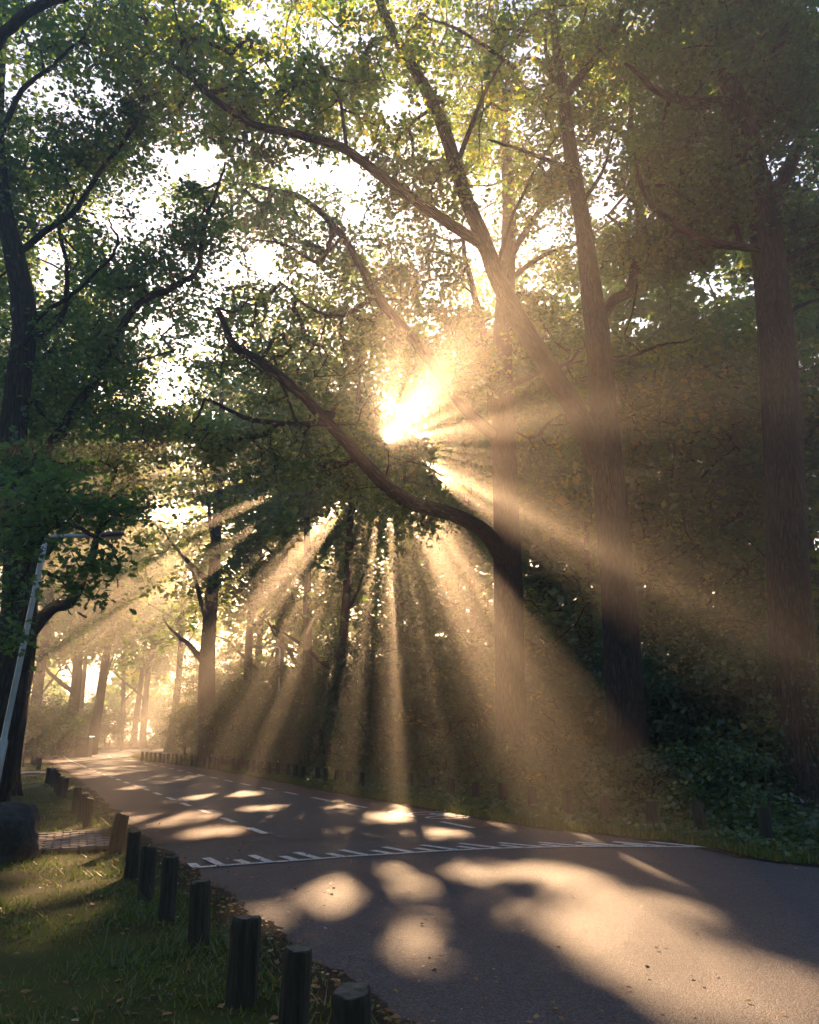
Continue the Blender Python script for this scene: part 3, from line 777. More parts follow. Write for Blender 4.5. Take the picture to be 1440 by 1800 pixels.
# the dark tree behind the street lamp
Y4 = 13.8
B4 = base_of(-18, Y4)
oak('oak_tree', 'dark leaning oak behind the street lamp with leafy boughs hanging beside the pole', 'oaks across the verge', B4,
    [B4, *px_path([(6, 1260, Y4), (32, 1080, Y4), (34, 950, Y4), (22, 800, Y4), (32, 680, Y4), (44, 560, Y4), (26, 450, Y4), (6, 360, Y4), (-5, 230, Y4 - .2), (0, 90, Y4 - .6), (10, -60, Y4 - 1)])],
    [.30, .28, .27, .25, .24, .22, .21, .19, .16, .13, .11, .07],
    [(px_path([(28, 450, Y4), (80, 408, Y4), (135, 370, Y4 - .1), (168, 315, Y4 - .2), (222, 245, Y4 - .4), (250, 190, Y4 - .5)]), .07, .02),
     (px_path([(30, 850, Y4), (75, 800, Y4 + .2), (125, 730, Y4 + .4), (170, 660, Y4 + .5), (235, 545, Y4 + .6), (300, 510, Y4 + .7), (350, 478, Y4 + .8), (372, 410, Y4 + .9), (402, 330, Y4 + 1), (412, 290, Y4 + 1)]), .1, .02),
     (px_path([(42, 600, Y4), (110, 560, Y4 + .4), (122, 470, Y4 + .5), (108, 400, Y4 + .6), (130, 330, Y4 + .6)]), .06, .02),
     (px_path([(30, 960, Y4), (70, 930, Y4 - .8), (120, 925, Y4 - 1.4), (180, 960, Y4 - 1.8), (205, 1010, Y4 - 2)]), .06, .012),
     (px_path([(28, 1000, Y4), (90, 1010, Y4 - .6), (140, 1030, Y4 - 1), (178, 1062, Y4 - 1.3)]), .04, .01),
     (px_path([(-4, 250, Y4 - .2), (40, 160, Y4 - .9), (90, 120, Y4 - 1.4), (150, 60, Y4 - 1.8)]), .06, .02),
     (px_path([(-40, 200, Y4 - 2), (-10, 90, Y4 - 3), (40, 30, Y4 - 3.6), (120, -10, Y4 - 4), (220, -40, Y4 - 4.4)]), .1, .05),
     (px_path([(14, 380, Y4), (-60, 300, Y4 - .6), (-140, 200, Y4 - 1)]), .09, .03),
     (px_path([(20, 640, Y4), (70, 560, Y4 - .5), (150, 500, Y4 - .9), (210, 430, Y4 - 1.2), (190, 380, Y4 - 1.3)]), .05, .012)],
    [blob_px(90, 700, 140, 170, Y4 + .3, 1.2, 120), blob_px(220, 480, 150, 130, Y4 + .4, .9, 95), blob_px(60, 300, 140, 150, Y4 - .2, 1.1, 130), blob_px(200, 250, 120, 100, Y4 - .3, .8, 80), blob_px(340, 400, 70, 110, Y4 + .8, .6, 50), blob_px(110, 60, 180, 120, Y4 - 1.4, 1.2, 120), blob_px(230, 140, 110, 90, Y4 - 1, .8, 50), blob_px(0, 880, 90, 120, Y4 - .4, .8, 60), blob_px(0, 1150, 40, 60, Y4 + .5, .5, 12), blob_px(-60, 500, 120, 400, Y4, 1.3, 120), blob_px(190, 620, 60, 60, Y4 + .4, .5, 30)],
    n_leaf=42, c_rad=.36, size=.11, back=1.6, mat=M_BARK2, sides=20, tint_mu=.3, twig=.005)
# the low bough of that tree near the lamp, with leaves near enough to show their lobes
att = np.vstack([blob_px(110, 890, 110, 60, 9.0, .5, 44), blob_px(160, 975, 60, 40, 8.8, .4, 22), blob_px(50, 930, 70, 60, 9.4, .5, 26), blob_px(166, 1045, 18, 16, 8.9, .1, 4), blob_px(120, 1020, 30, 16, 9.0, .2, 5), blob_px(10, 1030, 30, 50, 9.6, .3, 8), blob_px(30, 820, 70, 60, 9.6, .5, 26), blob_px(200, 900, 20, 40, 8.9, .2, 8), blob_px(5, 1120, 30, 40, 9.6, .3, 7)])
_x, _y, _f = project(att); att = att[((_x - 180) / 62) ** 2 + ((_y - 936) / 26) ** 2 > 1]   # the lamp arm shows between the sprays
nodes = crom(px_path([(30, 960, 13.4), (70, 930, 10.6), (120, 925, 9.3), (180, 960, 9.0), (205, 1000, 8.9)]), 20)
nodes = np.vstack([nodes, crom(px_path([(28, 1000, 13.4), (90, 1010, 10.4), (140, 1030, 9.2), (165, 1050, 8.9)]), 12)])
obj('low_foliage', crown_mesh('low_foliage', nodes, att, 20, .24, .10, M_OAK, M_BARK2, B4, OAK, twig=.004, tint_mu=.12, carve=False, holes=False), TREES[-1])

# generic woodland tree
def wood_tree(name, label, group, px, Y, H, r, crown, lean=(0, 0), n_att=150, n_leaf=70, c_rad=.9, size=.22, mat=M_BARK2, tint_mu=.45, fork=None, seed=0, x=None):
    """crown: (bottom height, radius)"""
    rs = np.random.default_rng(1000 + seed)
    B = base_of(px, Y) if x is None else np.array((x, Y, 0.0))
    zb, cr = crown
    t = thing(name, label, 'tree', B, group)
    k = 7
    z = np.linspace(0, H * .82, k)
    wob = np.cumsum(rs.normal(size=(k, 2)) * .12, axis=0) * (np.arange(k) > 0)[:, None]
    pts = np.c_[B[0] + lean[0] * z / H + wob[:, 0], B[1] + lean[1] * z / H + wob[:, 1], z]
    tp = crom(pts, 22); tr = r * (1 - np.linspace(0, 1, 22) * .8)
    obj('trunk', tube_mesh('trunk', tp, tr, mat, B, sides=12, lump=.05, flare=.3, seed=seed), t)
    nodes = [tp[int(22 * min(.8, zb / (H * .82))):]]
    nl = 6 if Y < 75 else 4
    for i in range(nl):
        zz = zb * .75 + (H * .62 - zb * .75) * (i / (nl - 1)) if nl > 1 else zb
        zz = max(zz, 1.6)
        j = int(np.argmin(np.abs(tp[:, 2] - zz))); s = tp[j]
        a = rs.uniform(0, 2 * np.pi); L = cr * rs.uniform(.6, .95)
        best = None
        for tr_ in range(10):
            d = np.array((math.cos(a), math.sin(a), 0))
            q = [s, s + d * L * .35 + np.array((0, 0, L * .25)), s + d * L * .7 + np.array((0, 0, L * .5 + rs.normal() * .3)), s + d * L + np.array((0, 0, L * .7))]
            qc = crom(q, 24); cost = in_gap(qc).mean()
            if best is None or cost < best[0]: best = (cost, q)
            if cost == 0: break
            a += 2.4; L *= .95
        q = best[1]
        qq = crom(q, 12) + np.cumsum(rs.normal(size=(12, 3)) * .04, axis=0)
        obj('limb', tube_mesh('limb', qq, np.linspace(tr[j] * .5, .03, 12), mat, B, sides=7, seed=i), t)
        nodes.append(qq[2:])
    q = rs.normal(size=(n_att, 3)); q /= np.linalg.norm(q, axis=1)[:, None]; q *= rs.random((n_att, 1)) ** .38
    h2 = (H - zb) / 2
    c = np.array((B[0] + lean[0] * .7, B[1] + lean[1] * .7, zb + h2))
    att = c + q * np.array((cr, cr, h2))
    obj('crown', crown_mesh('crown', np.vstack(nodes), att, n_leaf, c_rad, size, M_OAK, mat, B, twig=.012, tint_mu=tint_mu, flat=.65, big=1.9), t)
    TREES.append(t)
    return t
# the tree with the bent red-lit limb seen past the lamp
Y5 = 22.0
B5 = base_of(14, Y5)
oak('oak_tree', 'sunlit oak beyond the street lamp with a crooked limb bent over the grass', 'oaks across the verge', B5,
    [B5, *px_path([(28, 1230, Y5), (42, 1140, Y5), (50, 1050, Y5), (62, 950, Y5 + .3), (66, 820, Y5 + .6), (60, 700, Y5 + .9), (70, 560, Y5 + 1.2)])],
    [.36, .33, .30, .27, .24, .2, .15, .09],
    [(px_path([(44, 1128, Y5), (90, 1072, Y5 - .2), (125, 1058, Y5 - .4), (145, 1015, Y5 - .5), (165, 965, Y5 - .6), (180, 925, Y5 - .7), (200, 870, Y5 - .8)]), .17, .05),
     (px_path([(55, 1000, Y5), (120, 930, Y5 + .8), (190, 860, Y5 + 1.4), (215, 780, Y5 + 2)]), .12, .03),
     (px_path([(66, 820, Y5), (150, 720, Y5 + .4), (240, 660, Y5 + .8)]), .1, .03)],
    [blob_px(130, 760, 180, 130, Y5 + 1, 2.4, 130), blob_px(60, 560, 180, 150, Y5 + 1, 2.4, 110), blob_px(200, 900, 110, 60, Y5 - .3, 1, 36), blob_px(-80, 900, 120, 160, Y5, 2, 60), blob_px(280, 740, 110, 80, Y5 + 1, 1.6, 60), blob_px(40, 380, 220, 160, Y5 + 1, 2.4, 110), blob_px(230, 560, 150, 120, Y5 + 1.5, 2, 80), blob_px(-120, 650, 140, 220, Y5, 2.4, 80)],
    n_leaf=50, c_rad=.6, size=.15, mat=M_BARK2, sides=16, tint_mu=.5)
ROAD_G = 'roadside oaks leading to the bend'
WT = [  # px, Y, H, r, (crown bottom, radius), lean, label
    (537, 46, 28, .33, (6.5, 6.5), (-1, 0), 'straight slender oak rising from the dark bushes with branchlets up its stem'),
    (487, 52, 28, .36, (6.5, 7), (.5, 0), 'hazy oak trunk crossed by slanting beams next to the slender oak'),
    (424, 50, 28, .30, (6.5, 6.5), (.6, 0), 'thin hazy oak trunk between two thicker stems above the pale shrub'),
    (372, 47, 28, .55, (7, 7), (-.8, 0), 'thick hazy oak with low fork above the pale shrub'),
    (588, 42, 28, .30, (6.5, 6), (.9, 0), 'dark leaning oak stem directly under the sweeping limb'),
    (450, 62, 28, .35, (6.5, 7), (0, 0), 'distant oak half lost in the beams behind the thin trunk'),
    (300, 72, 27, .35, (8, 6.5), (0, 0), 'distant oak rising behind the pale shrub at the bend'),
    (60, 56, 28, .40, (6, 7), (.4, 0), 'distant oak near the thin pole at the end of the lawn'),
    (115, 62, 28, .45, (6.5, 7), (1.2, 0), 'distant leaning oak with forked limbs before the road bend'),
    (163, 66, 28, .42, (6.5, 7), (.5, 0), 'distant oak standing beside the dark bin'),
    (8, 44, 28, .38, (6, 7), (.3, 0), 'oak trunk at the far lawn edge behind the lamp pole'),
    (-110, 40, 28, .35, (6, 6.5), (0, 0), 'oak at the outer edge of the far lawn'),
    (213, 104, 27, .35, (7, 7), (0, 0), 'hazy trunk at the glowing gap beyond the bend'),
    (236, 98, 27, .38, (7, 7), (.5, 0), 'reddish hazy trunk framing the glowing gap'),
    (252, 94, 27, .40, (7, 7), (.3, 0), 'reddish hazy trunk nearest the pale shrub at the glowing gap'),
    (140, 96, 27, .35, (8, 7), (0, 0), 'faint trunk far behind the dark bin'),
    (60, 90, 27, .35, (7, 7), (0, 0), 'faint trunk far behind the lawn'),
]
for k, (px, Y, H, r, crn, lean, lab) in enumerate(WT):
    wood_tree('oak_tree', lab, ROAD_G, px, Y, H, r, crn, lean, n_att=190, n_leaf=50, c_rad=1.1, size=.24 if Y < 60 else .3, seed=k, tint_mu=.55)
FG = 'woodland trees behind the big oaks'
FT = [(690, 48, 28, .26, (4, 5.5), 'slim woodland tree under the end of the sweeping limb'),
      (765, 54, 29, .28, (4, 6), 'woodland tree in the beams just behind the low limb'),
      (835, 42, 27, .24, (3.5, 5), 'woodland tree close behind the massive oak on its sunny side'),
      (975, 44, 29, .26, (4, 5.5), 'woodland tree in the gap between massive and forked oaks'),
      (1030, 36, 24, .2, (3, 4.5), 'young woodland tree tight beside the forked oak'),
      (1165, 33, 24, .2, (2.5, 5), 'low woodland tree on the shaded side of the forked oak'),
      (1215, 42, 27, .24, (3, 6.5), 'woodland tree below the speckled opening'),
      (1262, 35, 25, .2, (2.5, 5.5), 'dark woodland tree midway to the ridged trunk'),
      (1310, 46, 28, .26, (3, 7), 'woodland tree half hidden near the ridged trunk'),
      (1345, 33, 25, .2, (2.5, 5.5), 'dark woodland tree touching the ridged trunk'),
      (1470, 30, 26, .22, (2.5, 6), 'dark woodland tree past the ridged trunk'),
      (1600, 34, 27, .24, (2.5, 6.5), 'outermost woodland tree past the ridged trunk'),
      (640, 60, 29, .28, (4, 6), 'woodland tree behind the leaning stem'),
      (890, 62, 30, .3, (4, 6.5), 'woodland tree far behind the massive oak'),
      (1100, 55, 30, .28, (4, 6), 'woodland tree far behind the forked oak'),
      (540, 70, 30, .3, (5, 6.5), 'woodland tree deep behind the slender oak'),
      (760, 78, 32, .32, (5, 7), 'tallest woodland tree deep in line with the sun')]
for k, (px, Y, H, r, crn, lab) in enumerate(FT):
    wood_tree('woodland_tree', lab, FG, px, Y, H, r, crn, (0, 0), n_att=230, n_leaf=66, c_rad=1.05, size=.24, seed=50 + k, tint_mu=.4)

# ------------------------------------------------------------------ shrubs and saplings
def shrub(name, label, group, c, rx, ry, h, n_att, n_leaf, size, tint_mu, seed, c_rad=.32, carve=True):
    B = np.array((c[0], c[1], .05))
    t = thing(name, label, 'shrub', B, group)
    rs = np.random.default_rng(300 + seed)
    stems = []
    for i in range(4):
        a = rs.uniform(0, 6.28); e = np.array((math.cos(a) * rx * .6, math.sin(a) * ry * .6, h * rs.uniform(.6, .85)))
        s0 = B + np.array((math.cos(a) * .1, math.sin(a) * .1, 0))
        q = crom([s0, B + e * np.array((.3, .3, .5)), B + e], 9)
        obj('stem', tube_mesh('stem', q, np.linspace(.035, .012, 9), M_BARK2, B, sides=6), t)
        stems.append(q[1:])
    q = rs.normal(size=(n_att, 3)); q /= np.linalg.norm(q, axis=1)[:, None]; q *= rs.random((n_att, 1)) ** .36
    # an uneven outline: the radius varies round the plant
    az = np.arctan2(q[:, 1], q[:, 0]); q *= (1 + .22 * np.sin(3 * az + seed) + .15 * np.sin(5 * az + q[:, 2] * 4 + 2 * seed))[:, None]
    att = B + np.array((0, 0, h * .5)) + q * np.array((rx, ry, h * .52))
    att[:, 2] = np.maximum(att[:, 2], .12)
    obj('foliage', crown_mesh('foliage', np.vstack(stems), att, n_leaf, c_rad, size, M_SHRUB, M_BARK2, B, twig=.006, tint_mu=tint_mu, carve=carve, holes=False, flat=.5, droop=.3, up=.7, width=1.1), t)
    return t
BT = [(247, 1322), (301, 1326), (346, 1330), (383, 1333.5), (417, 1336), (458, 1340), (519, 1346), (573, 1352), (614, 1355), (721, 1362), (758, 1366), (794, 1371), (838, 1376), (883, 1381), (936, 1386), (997, 1394), (1064, 1400), (1144, 1407), (1231, 1414), (1343, 1425)]
bl = np.array([G(x, y, .5) for x, y in BT]); bl[:, 2] = 0
bd, bat = arc_resample(bl, .1)
SG = 'shrubs behind the roadside bollards'
ORD = ['first', 'second', 'third', 'fourth', 'fifth', 'sixth', 'seventh', 'eighth', 'ninth', 'tenth', 'eleventh', 'twelfth', 'thirteenth', 'fourteenth', 'fifteenth', 'sixteenth', 'seventeenth', 'eighteenth', 'nineteenth', 'twentieth', 'twenty-first', 'twenty-second', 'twenty-third', 'twenty-fourth', 'twenty-fifth', 'twenty-sixth', 'twenty-seventh', 'twenty-eighth', 'twenty-ninth', 'thirtieth', 'thirty-first', 'thirty-second', 'thirty-third', 'thirty-fourth', 'thirty-fifth', 'thirty-sixth', 'thirty-seventh', 'thirty-eighth', 'thirty-ninth', 'fortieth', 'forty-first', 'forty-second', 'forty-third', 'forty-fourth', 'forty-fifth', 'forty-sixth', 'forty-seventh', 'forty-eighth', 'forty-ninth', 'fiftieth']
nrm = np.array((.80, .60, 0))
s = 0.5; k = 0
while s < bd[-1] - 1.5:
    f = s / bd[-1]
    p = bat(s)
    near = f > .62
    h = (3.9 - 1.6 * f) * rng.uniform(.85, 1.15) if not near else rng.uniform(1.1, 1.9)
    p = p + nrm * (2.7 if not near else 2.3)
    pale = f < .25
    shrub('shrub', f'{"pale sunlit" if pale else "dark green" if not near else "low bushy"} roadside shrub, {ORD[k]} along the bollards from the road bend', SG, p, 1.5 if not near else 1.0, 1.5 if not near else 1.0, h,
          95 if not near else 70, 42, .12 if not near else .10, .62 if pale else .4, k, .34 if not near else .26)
    s += 2.6 if not near else 1.8; k += 1
UG = 'understorey bushes inside the wood'
US = [(620, 36, 5), (690, 38, 6), (740, 33, 4.5), (800, 36, 6), (850, 30, 4), (960, 30, 4.5), (1010, 27, 3.4), (1040, 33, 5.5), (1150, 25, 4), (1185, 29, 6), (1230, 24, 4.2), (1275, 27, 5.5), (1320, 22.5, 4), (1345, 27, 6), (1470, 20, 4), (1480, 24, 6), (560, 40, 5), (500, 44, 5), (440, 48, 5), (390, 54, 5), (900, 34, 5), (1090, 29, 5), (1560, 22, 5), (700, 46, 7), (600, 50, 7), (770, 44, 7), (1120, 38, 7), (1250, 36, 7), (1000, 40, 7), (1400, 31, 7), (650, 42, 8), (730, 50, 9), (820, 48, 9), (580, 58, 9), (670, 58, 10), (870, 42, 8), (350, 62, 8), (400, 66, 10), (450, 70, 11), (500, 62, 10), (545, 66, 11), (600, 70, 12), (640, 74, 13), (370, 76, 10), (430, 56, 7), (520, 54, 8), (945, 46, 12), (1000, 50, 13), (1060, 46, 12), (905, 54, 13)]
for k, (px, Y, h) in enumerate(US):
    c = base_of(px, Y)
    shrub('understorey_bush', f'tall shaded bush inside the wood, {ORD[k]} of the dark thicket behind the trunks', UG, c, 1.9 + .1 * h, 2.0, h, 150, 42, .15 + .03 * (k % 3), .25 + .09 * (k % 5), 40 + k, .45, True)
LG = 'bushes along the far lawn'
for k, (px, Y, h, rx) in enumerate([(45, 54, 4.2, 3), (95, 60, 3.6, 2.6), (-30, 46, 4, 3), (135, 72, 3.5, 3), (190, 82, 4, 3), (85, 76, 5, 4), (20, 72, 5, 4), (-120, 52, 5, 4), (160, 100, 6, 5), (60, 105, 7, 6), (290, 100, 6, 4), (340, 80, 6, 4)]):
    shrub('lawn_bush', f'{["rounded pale", "low dark", "spreading grey green", "hazy"][k % 4]} bush across the lawn, {ORD[k]} from the nearer end', LG, base_of(px, Y), rx, rx, h, 90, 44, .2, .5, 80 + k, .6, True)
# far wood that closes the view
def far_wood():
    n = 60000
    a = rng.uniform(-1.15, 1.15, n); d = rng.uniform(115, 170, n)
    x, y = np.sin(a) * d, np.cos(a) * d
    z = rng.random(n) ** .9 * (13 + 5 * np.sin(a * 23) + 4 * np.sin(a * 57 + 1))
    px, py, f = project(np.c_[x, y, z])
    hole = (np.abs(px - 225) < 42) & (py > 1265)
    pos = np.c_[x, y, np.maximum(z, .2)][~hole]
    V, F, t = leaves(pos, rng.uniform(.8, 1.5, len(pos)), np.clip(rng.normal(.5, .2, len(pos)), 0, 1), up=.3)
    return obj('distant_woodland', mesh_np('distant_woodland', V, F, M_OAK, None, False, [('tint', 'FACE', 'FLOAT', t)]), kind='stuff')
far_wood()
def wood_behind():
    n = 30000
    a = rng.uniform(1.1, 2 * math.pi - 1.1, n); d = rng.uniform(20, 42, n)
    x, y = np.sin(a) * d, np.cos(a) * d - 2
    k = ~((np.abs(x - 9 + y * .6) < 4) & (y < -3))
    pos = np.c_[x, y, rng.random(n) ** .85 * 26 + .3][k]
    V, F, t = leaves(pos, rng.uniform(.7, 1.4, len(pos)), np.clip(rng.normal(.4, .2, len(pos)), 0, 1), up=.3)
    return obj('surrounding_woodland', mesh_np('surrounding_woodland', V, F, M_OAK, None, False, [('tint', 'FACE', 'FLOAT', t)]), kind='stuff')
wood_behind()

# ------------------------------------------------------------------ bollards
def bollard_mesh(h, r, seed, lean=(0, 0), wood=None):
    rs = np.random.default_rng(seed)
    n = 14
    th = np.linspace(0, 2 * np.pi, n, endpoint=False)
    h *= rs.uniform(.95, 1.06); lean = (lean[0] + rs.normal(0, .008), lean[1] + rs.normal(0, .012)); rad = r * (1 + rs.normal(0, .03, n)); rad[rs.integers(0, n)] *= .80; rad[rs.integers(0, n)] *= .9; tilt = rs.normal(0, .10, 2)
    V = []
    for z, kz in ((-.12, 1.02), (.03, 1.02), (h * .5, 1.0), (h - .03, .98), (h - .008, .94), (h, .86)):
        f = max(z, 0) / h
        V += [(math.cos(t) * q * kz + lean[0] * f, math.sin(t) * q * kz + lean[1] * f, z + ((rs.normal(0, .005) + tilt[0] * math.cos(t) * q + tilt[1] * math.sin(t) * q) if z > h - .05 else 0)) for t, q in zip(th, rad)]
    V.append((lean[0], lean[1], h + .004))
    F = [(k * n + j, k * n + (j + 1) % n, (k + 1) * n + (j + 1) % n, (k + 1) * n + j) for k in range(5) for j in range(n)]
    T = [(5 * n + j, 5 * n + (j + 1) % n, len(V) - 1) for j in range(n)]
    return mesh_np('bollard', V, [np.array(F), np.array(T)], [wood or M_WOOD, M_WOODTOP], [0] * len(F) + [1] * len(T), False)
LB = [(619, 1745, 66, 0), (522, 1668, 47, .01), (435, 1609, 48, .015), (357, 1544, 34, 0), (299, 1513, 27, 0), (263, 1492, 25, 0), (236, 1461, 22, 0), (216, 1432, 23, .07), (160, 1402, 14, .02), (150, 1396, 14, .01), (138, 1386, 13, .02), (115, 1366, 12, .02), (109, 1364, 11, 0), (104, 1361, 10, .02), (99.5, 1355, 9, .02), (94, 1352, 9, 0), (86, 1350, 8, 0), (70, 1333, 8, 0), (64, 1328, 7, 0), (58, 1326, 6, 0)]
for k, (px, py, wd, lean) in enumerate(LB):
    p = G(px, py, .53)
    r = wd / 2 / FPX * math.hypot(p[1], 1.1) * 1.0
    o = obj('bollard', bollard_mesh(.53 - .045, r, k, (lean, 0)), None, f'dark round timber bollard, {ORD[k]} in the grass verge row from its thickest post' + (', leaning' if k == 7 else ''), 'bollard', 'timber bollards along the grass verge')
    o.location = (p[0] - lean, p[1], .045); o.rotation_euler = (0, 0, 0)
RB = [(1343, 1425), (1231, 1414), (1144, 1407), (1064, 1400), (997, 1394), (936, 1386), (883, 1381), (838, 1376), (794, 1371), (758, 1366), (721, 1362), (636, 1358), (614, 1355), (592, 1353.5), (573, 1352), (560, 1350), (533, 1347.5), (519, 1346), (506, 1344.5), (489, 1343), (473, 1341.5), (458, 1340), (446, 1338.5), (436, 1337.5), (419, 1336), (411, 1335.5), (383, 1333.5), (377, 1333), (367, 1332), (360, 1331.2), (346, 1330), (336, 1329), (318, 1327.5), (310, 1327), (303, 1326.3), (296, 1325.7), (289, 1325), (282, 1324.5), (274, 1324), (266, 1323.4), (258, 1322.8), (251, 1322.3)]
bx_, by_ = np.array([q[0] for q in BT]), np.array([q[1] for q in BT])
for k, (px, py) in enumerate(RB):
    p = G(px, py, .5)
    lean = (-.05, .0) if k == 1 else (rng.normal(0, .012), 0)
    o = obj('bollard', bollard_mesh(.5, .092 if k < 11 else .085, 100 + k, lean), None, f'timber bollard by the wood edge, {ORD[k]} counting towards the road bend', 'bollard', 'timber bollards along the wood edge')
    o.location = (p[0], p[1], .02)
for k, px in enumerate((219, 227, 236, 243)):
    p = G(px, 1313.5, .3)
    o = obj('bollard', bollard_mesh(.75, .14, 200 + k), None, f'tiny hazy post before the glowing gap, {ORD[k]} from the faint trunk', 'bollard', 'posts beyond the bend')
    o.location = (p[0], 92, 0)
p = G(40, 1351)
o = obj('marker_post', bollard_mesh(.5, .035, 300), None, 'thin short stake standing alone on the far lawn by the slab path', 'post'); o.location = (p[0], p[1], .02)

# ------------------------------------------------------------------ street lamps
def lamp(label, base, top, arm_end, r0, r1, group, step=None):
    t = thing('street_lamp', label, 'street lamp', base, group)
    h = np.linalg.norm(top - base)
    pts = [base, base + (top - base) * (step or .2), base + (top - base) * ((step or .2) + .012), top]
    rr = [r0, r0 * .97, r1 * 1.05, r1]
    q = np.vstack([np.linspace(pts[0], pts[1], 5), np.linspace(pts[2], pts[3], 10)]); r = np.concatenate([np.linspace(rr[0], rr[1], 5), np.linspace(rr[2], rr[3], 10)])
    obj('pole', tube_mesh('pole', q, r, M_STEEL, base, sides=16), t)
    d = arm_end - top; L = np.linalg.norm(d); d = d / L
    arm = crom([top, top + d * L * .12 + np.array((0, 0, L * .05)), top + d * L * .5 + np.array((0, 0, L * .02)), top + d * L * .75], 14)
    obj('arm', tube_mesh('arm', arm, np.full(14, r1 * .75), M_STEEL, base, sides=8), t)
    # head: a flat tapered shell
    s = np.cross(d, (0, 0, 1)); s /= np.linalg.norm(s); up = np.cross(s, d)
    W, Hh = .13, .07
    V, n = [], 12
    prof = [(0, .35, .5), (.05, .6, .8), (.3, 1, 1), (.7, 1, .85), (.95, .7, .5), (1, .3, .2)]
    hs = top + d * L * .70; hl = L * .32
    for x, kw, kh in prof:
        for j in range(n):
            a = 2 * math.pi * j / n
            zz = math.sin(a); zz = zz if zz > 0 else zz * .35
            V.append(hs + d * hl * x + s * W * kw * math.cos(a) + up * Hh * kh * zz)
    F = [(k * n + j, k * n + (j + 1) % n, (k + 1) * n + (j + 1) % n, (k + 1) * n + j) for k in range(5) for j in range(n)]
    caps = np.array([tuple(range(n))[::-1], tuple(range(5 * n, 6 * n))])
    hd = obj('lamp_head', mesh_np('lamp_head', np.array(V) - base, [np.array(F), caps], M_DARKMETAL), t)
    cv = []
    for x in (.2, .9):
        for yv in (-.8, .8): cv.append(hs + d * hl * x + s * W * yv * (1 if x < .5 else .7) - up * Hh * .42)
    for x in (.25, .85):
        for yv in (-.6, .6): cv.append(hs + d * hl * x + s * W * yv * (1 if x < .5 else .7) - up * Hh * .75)
    F = np.array([(0, 1, 5, 4), (1, 3, 7, 5), (3, 2, 6, 7), (2, 0, 4, 6), (4, 5, 7, 6)])
    obj('lamp_cover', mesh_np('lamp_cover', np.array(cv) - base, [F], M_LENS, smooth=False), hd)
    dr = np.array([(-.045, -r0 * 1.02, .6), (.045, -r0 * 1.02, .6), (.045, -r0 * 1.02, .95), (-.045, -r0 * 1.02, .95), (-.04, -r0 * 1.08, .605), (.04, -r0 * 1.08, .605), (.04, -r0 * 1.08, .945), (-.04, -r0 * 1.08, .945)])
    obj('access_door', mesh_np('access_door', dr, [np.array([(4, 5, 6, 7), (0, 1, 5, 4), (1, 2, 6, 5), (2, 3, 7, 6), (3, 0, 4, 7)])], M_STEEL, smooth=False), t)
    return t
YL = 11.9; b0 = base_of(-9, YL)
lamp('leaning grey street lamp behind the boulder with its head among oak leaves', b0, P(80, 950, YL + .05), P(216, 940, YL + .5), .068, .04, 'street lamps', .34)
lamp('thin distant street lamp at the end of the lawn', base_of(76, 66), P(76, 1224, 66), P(104, 1223, 66), .08, .05, 'street lamps')
lamp('distant street lamp in the beams above the bushes by the bend', base_of(490, 43), P(492, 1140, 43), P(444, 1137, 43), .07, .045, 'street lamps')

# ------------------------------------------------------------------ boulder, bin
def boulder():
    import bmesh
    bm = bmesh.new(); bmesh.ops.create_icosphere(bm, subdivisions=4, radius=1)
    for v in bm.verts:
        c = v.co.copy()
        n = .03 * math.sin(19 * c.x + 5 * c.z) * math.sin(17 * c.y + 3) + .10 * math.sin(3.1 * c.x + 1) * math.sin(2.7 * c.y + 2) + .07 * math.sin(5.3 * c.z + c.x * 4) + .035 * math.sin(11 * c.x + 7 * c.y) * math.sin(9 * c.z)
        for ax in ((.8, -.3, .5), (.6, -.7, -.1), (-.5, -.6, .6), (.2, -.2, .95), (.9, .1, -.2), (-.2, -.95, .1)):
            a = Vector(ax).normalized(); dd = c.dot(a)
            if dd > .78: c -= a * (dd - .78) * .8
        v.co = c * (1 + n)
    me = bpy.data.meshes.new('boulder'); bm.to_mesh(me); bm.free()
    me.materials.append(M_ROCK)
    for p in me.polygons: p.use_smooth = True
    c = G(-8, 1526)
    o = obj('boulder', me, None, 'big dark rounded boulder on the verge at the foot of the lamp pole', 'boulder', loc=(c[0], c[1] + .25, .33))
    o.scale = (.46, .42, .46); o.rotation_euler = (.1, .08, .5)
boulder()
def litter_bin():
    b = base_of(150, 60)
    t = thing('litter_bin', 'small dark square bin with a flat lid beside a distant trunk at the bend', 'bin', b)
    obj('bin_body', box_mesh('bin_body', .95, .8, 1.25, M_BIN, .02), t)
    l = obj('lid', box_mesh('lid', 1.05, .9, .12, M_BIN, .03), t); l.location = (0, 0, 1.255)
    p_ = obj('opening_flap', box_mesh('opening_flap', .6, .03, .25, M_DARKMETAL, .01), t); p_.location = (0, -.42, .85)
litter_bin()

